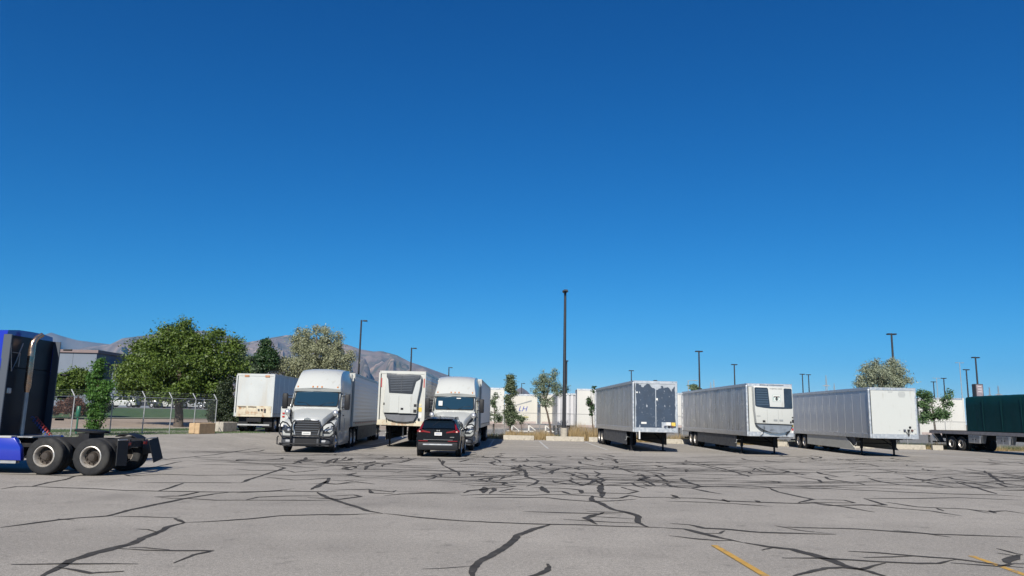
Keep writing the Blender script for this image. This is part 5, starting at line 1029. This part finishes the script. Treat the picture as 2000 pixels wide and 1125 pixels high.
tree('shady_bush', 'dark bush between the grey block and the old trailer', 430, 826, 54.8, [(430, 795, 20, 30), (440, 765, 16, 28), (418, 805, 16, 18), (447, 800, 10, 30)], 14000, .15, LDK, cat='bush', trunk=.06, clump=(0.15, 0.32))
tree('dark_tree', 'dark pointed green tree above the old white trailer', 515, 812, 76, [(515, 705, 22, 32), (520, 675, 10, 18), (500, 715, 18, 26), (528, 700, 12, 30)], 14000, .22, LD, trunk=.15, clump=(0.25, 0.50))
tree('grey_green_tree', 'grey green tree between the large green tree and the dark pointed tree', 475, 812, 73, [(475, 712, 24, 28), (468, 690, 14, 20), (490, 725, 16, 16)], 10000, .2, LS, trunk=.14, clump=(0.22, 0.43))
tree('silver_olive_tree', 'tall pale silver leaved tree behind the left white truck', 615, 815, 78, [(615, 690, 50, 42), (590, 665, 24, 30), (645, 670, 34, 28), (655, 700, 34, 34), (560, 715, 30, 26), (600, 645, 14, 14), (637, 648, 20, 14), (585, 645, 9, 10), (618, 640, 7, 8), (660, 652, 10, 10), (682, 690, 10, 12), (545, 700, 12, 12), (600, 715, 60, 24), (672, 716, 20, 24)], 34000, .2, LO, trunk=.28, clump=(0.25, 0.58), flat=.35, droop=.25)
tree('columnar_tree', 'slim columnar green tree in front of the yard trailers', 997, 846, 66.5, [(997, 770, 14, 34), (996, 810, 15, 26), (998, 745, 9, 16), (996, 736, 5, 8)], 8500, .14, leafmat('poplar_leaves', (.04, .07, .035), (.2, .25, .13)), trunk=.07, clump=(.13, .26), nclump=170)
tree('small_olive_tree', 'small silver green tree with a bare leaning trunk left of the tall pole', 1078, 848, 66, [(1072, 750, 24, 26), (1055, 765, 16, 20), (1090, 762, 18, 16), (1062, 735, 12, 16), (1084, 730, 10, 14), (1070, 785, 20, 14), (1104, 760, 10, 10), (1048, 745, 8, 12)], 6500, .14, leafmat('olive_leaves', (.07, .11, .07), (.27, .32, .2), .25), trunk=.09, clump=(0.14, 0.32), flat=.4, lean=-.5, nclump=190)
tree('thin_shrub', 'sparse grey shrub right of the right white truck', 966, 846, 66.5, [(964, 795, 10, 24), (975, 815, 12, 14), (957, 815, 8, 14), (968, 775, 5, 10)], 1500, .15, LS, cat='bush', trunk=.03, clump=(0.12, 0.29))
tree('thin_shrub', 'sparse shrub between the columnar tree and the blue lettering', 1020, 846, 66.5, [(1018, 818, 12, 10), (1006, 812, 6, 10)], 700, .15, LS, cat='bush', trunk=.03, clump=(0.12, 0.29))
tree('thin_sapling', 'spindly dark sapling in front of the blue emblem', 1158, 850, 65.5, [(1152, 785, 8, 16), (1160, 760, 5, 8), (1157, 800, 9, 14)], 700, .17, LD, cat='tree', trunk=.05, clump=(0.11, 0.22), limbs=6)
tree('silver_olive_tree', 'round silver leaved tree behind the white nosed trailer', 1722, 848, 70, [(1720, 735, 40, 26), (1745, 725, 28, 28), (1705, 720, 26, 20), (1750, 745, 36, 18), (1688, 745, 24, 16), (1742, 708, 14, 12), (1720, 765, 55, 20)], 22000, .16, leafmat('silver_leaves', (.12, .16, .13), (.40, .43, .28), .25), trunk=.2, clump=(0.22, 0.50), flat=.4)
tree('leafy_tree', 'bright green tree between the white nosed trailer and the tarpaulin', 1825, 858, 64, [(1810, 785, 20, 24), (1800, 770, 12, 14), (1825, 805, 24, 18), (1850, 785, 12, 20), (1805, 815, 18, 16), (1845, 812, 16, 12), (1855, 768, 6, 10)], 5200, .17, LB, trunk=.09, nclump=150, clump=(0.17, 0.36))
tree('far_tree', 'small far tree top between the dark nosed trailer and the logo trailer', 1355, 800, 150, [(1356, 758, 7, 6), (1362, 762, 4, 4)], 900, .5, LS, trunk=.2, clump=(0.31, 0.65))
tree('added_dark_hedge', 'dark hedge added behind the old white trailer to darken the gap under it', 505, 838, 70, [(455, 825, 22, 14), (500, 826, 34, 14), (545, 826, 30, 13), (585, 826, 24, 12)], 16000, .2, LDK, cat='hedge', trunk=.06, clump=(.3, .5))  # hedge put in to darken the view beneath the old trailer
# ---- dry weeds along the fence
n = 30000; x = rng.uniform(-5.5, 46, n); y = 63.3 - .1 * x + rng.uniform(0, 5.2, n) ** 1.0; x += rng.normal(0, .1, n)
h_ = rng.uniform(.25, .75, n) * (1 + .35 * np.sin(x * .9) + .25 * np.sin(x * 2.3 + 1)); cl = (np.abs(x - 6.2) < 1.3) & (y > 62.7) ; h_[cl] *= 2.6; h_ *= np.where(x > 17, .6, 1)
V = np.zeros((n, 3, 3)); an = rng.uniform(0, 6.28, n); dx, dy = np.cos(an) * .016, np.sin(an) * .016; z0 = -.09
V[:, 0] = np.stack([x - dx, y - dy, x * 0 + z0], 1); V[:, 1] = np.stack([x + dx, y + dy, x * 0 + z0], 1); V[:, 2] = np.stack([x + rng.normal(0, .16, n), y + rng.normal(0, .16, n), z0 + h_], 1)
tag(quads('dry_grass', V, leafmat('straw_blades', (.2, .13, .05), (.55, .42, .22), .3)), 'tall straw coloured dry grass along the back fence', 'grass', kind='stuff')
n = 9000; x = rng.uniform(-5.5, 46, n); y = 64.5 - .1 * x + rng.uniform(0, 3, n); h_ = rng.uniform(.2, .6, n); an = rng.uniform(0, 6.28, n); dx, dy = np.cos(an) * .02, np.sin(an) * .02
V = np.zeros((n, 3, 3)); V[:, 0] = np.stack([x - dx, y - dy, x * 0 + z0], 1); V[:, 1] = np.stack([x + dx, y + dy, x * 0 + z0], 1); V[:, 2] = np.stack([x + rng.normal(0, .18, n), y + rng.normal(0, .18, n), z0 + h_], 1)
tag(quads('green_weeds', V, leafmat('weed_blades', (.05, .08, .03), (.17, .2, .09))), 'low green weeds among the dry grass by the fence', 'weeds', kind='stuff')
HAZE = 3.6e-5
# ---- air: thin haze that fades the mountains
hz = B(-15000, 15000, -500, 16000, -5, 1280).build('haze', M('haze_dummy', (1, 1, 1)))
hm = bpy.data.materials.new('haze_air'); hm.use_nodes = True; hn = hm.node_tree; hn.nodes.clear(); vo = hn.nodes.new('ShaderNodeVolumePrincipled'); oo = hn.nodes.new('ShaderNodeOutputMaterial')
vo.inputs['Color'].default_value = (.12, .5, 1, 1); vo.inputs['Density'].default_value = HAZE; vo.inputs['Anisotropy'].default_value = 0.0
hn.links.new(vo.outputs[0], oo.inputs['Volume']); hz.data.materials.clear(); hz.data.materials.append(hm); hz['kind'] = 'stuff'
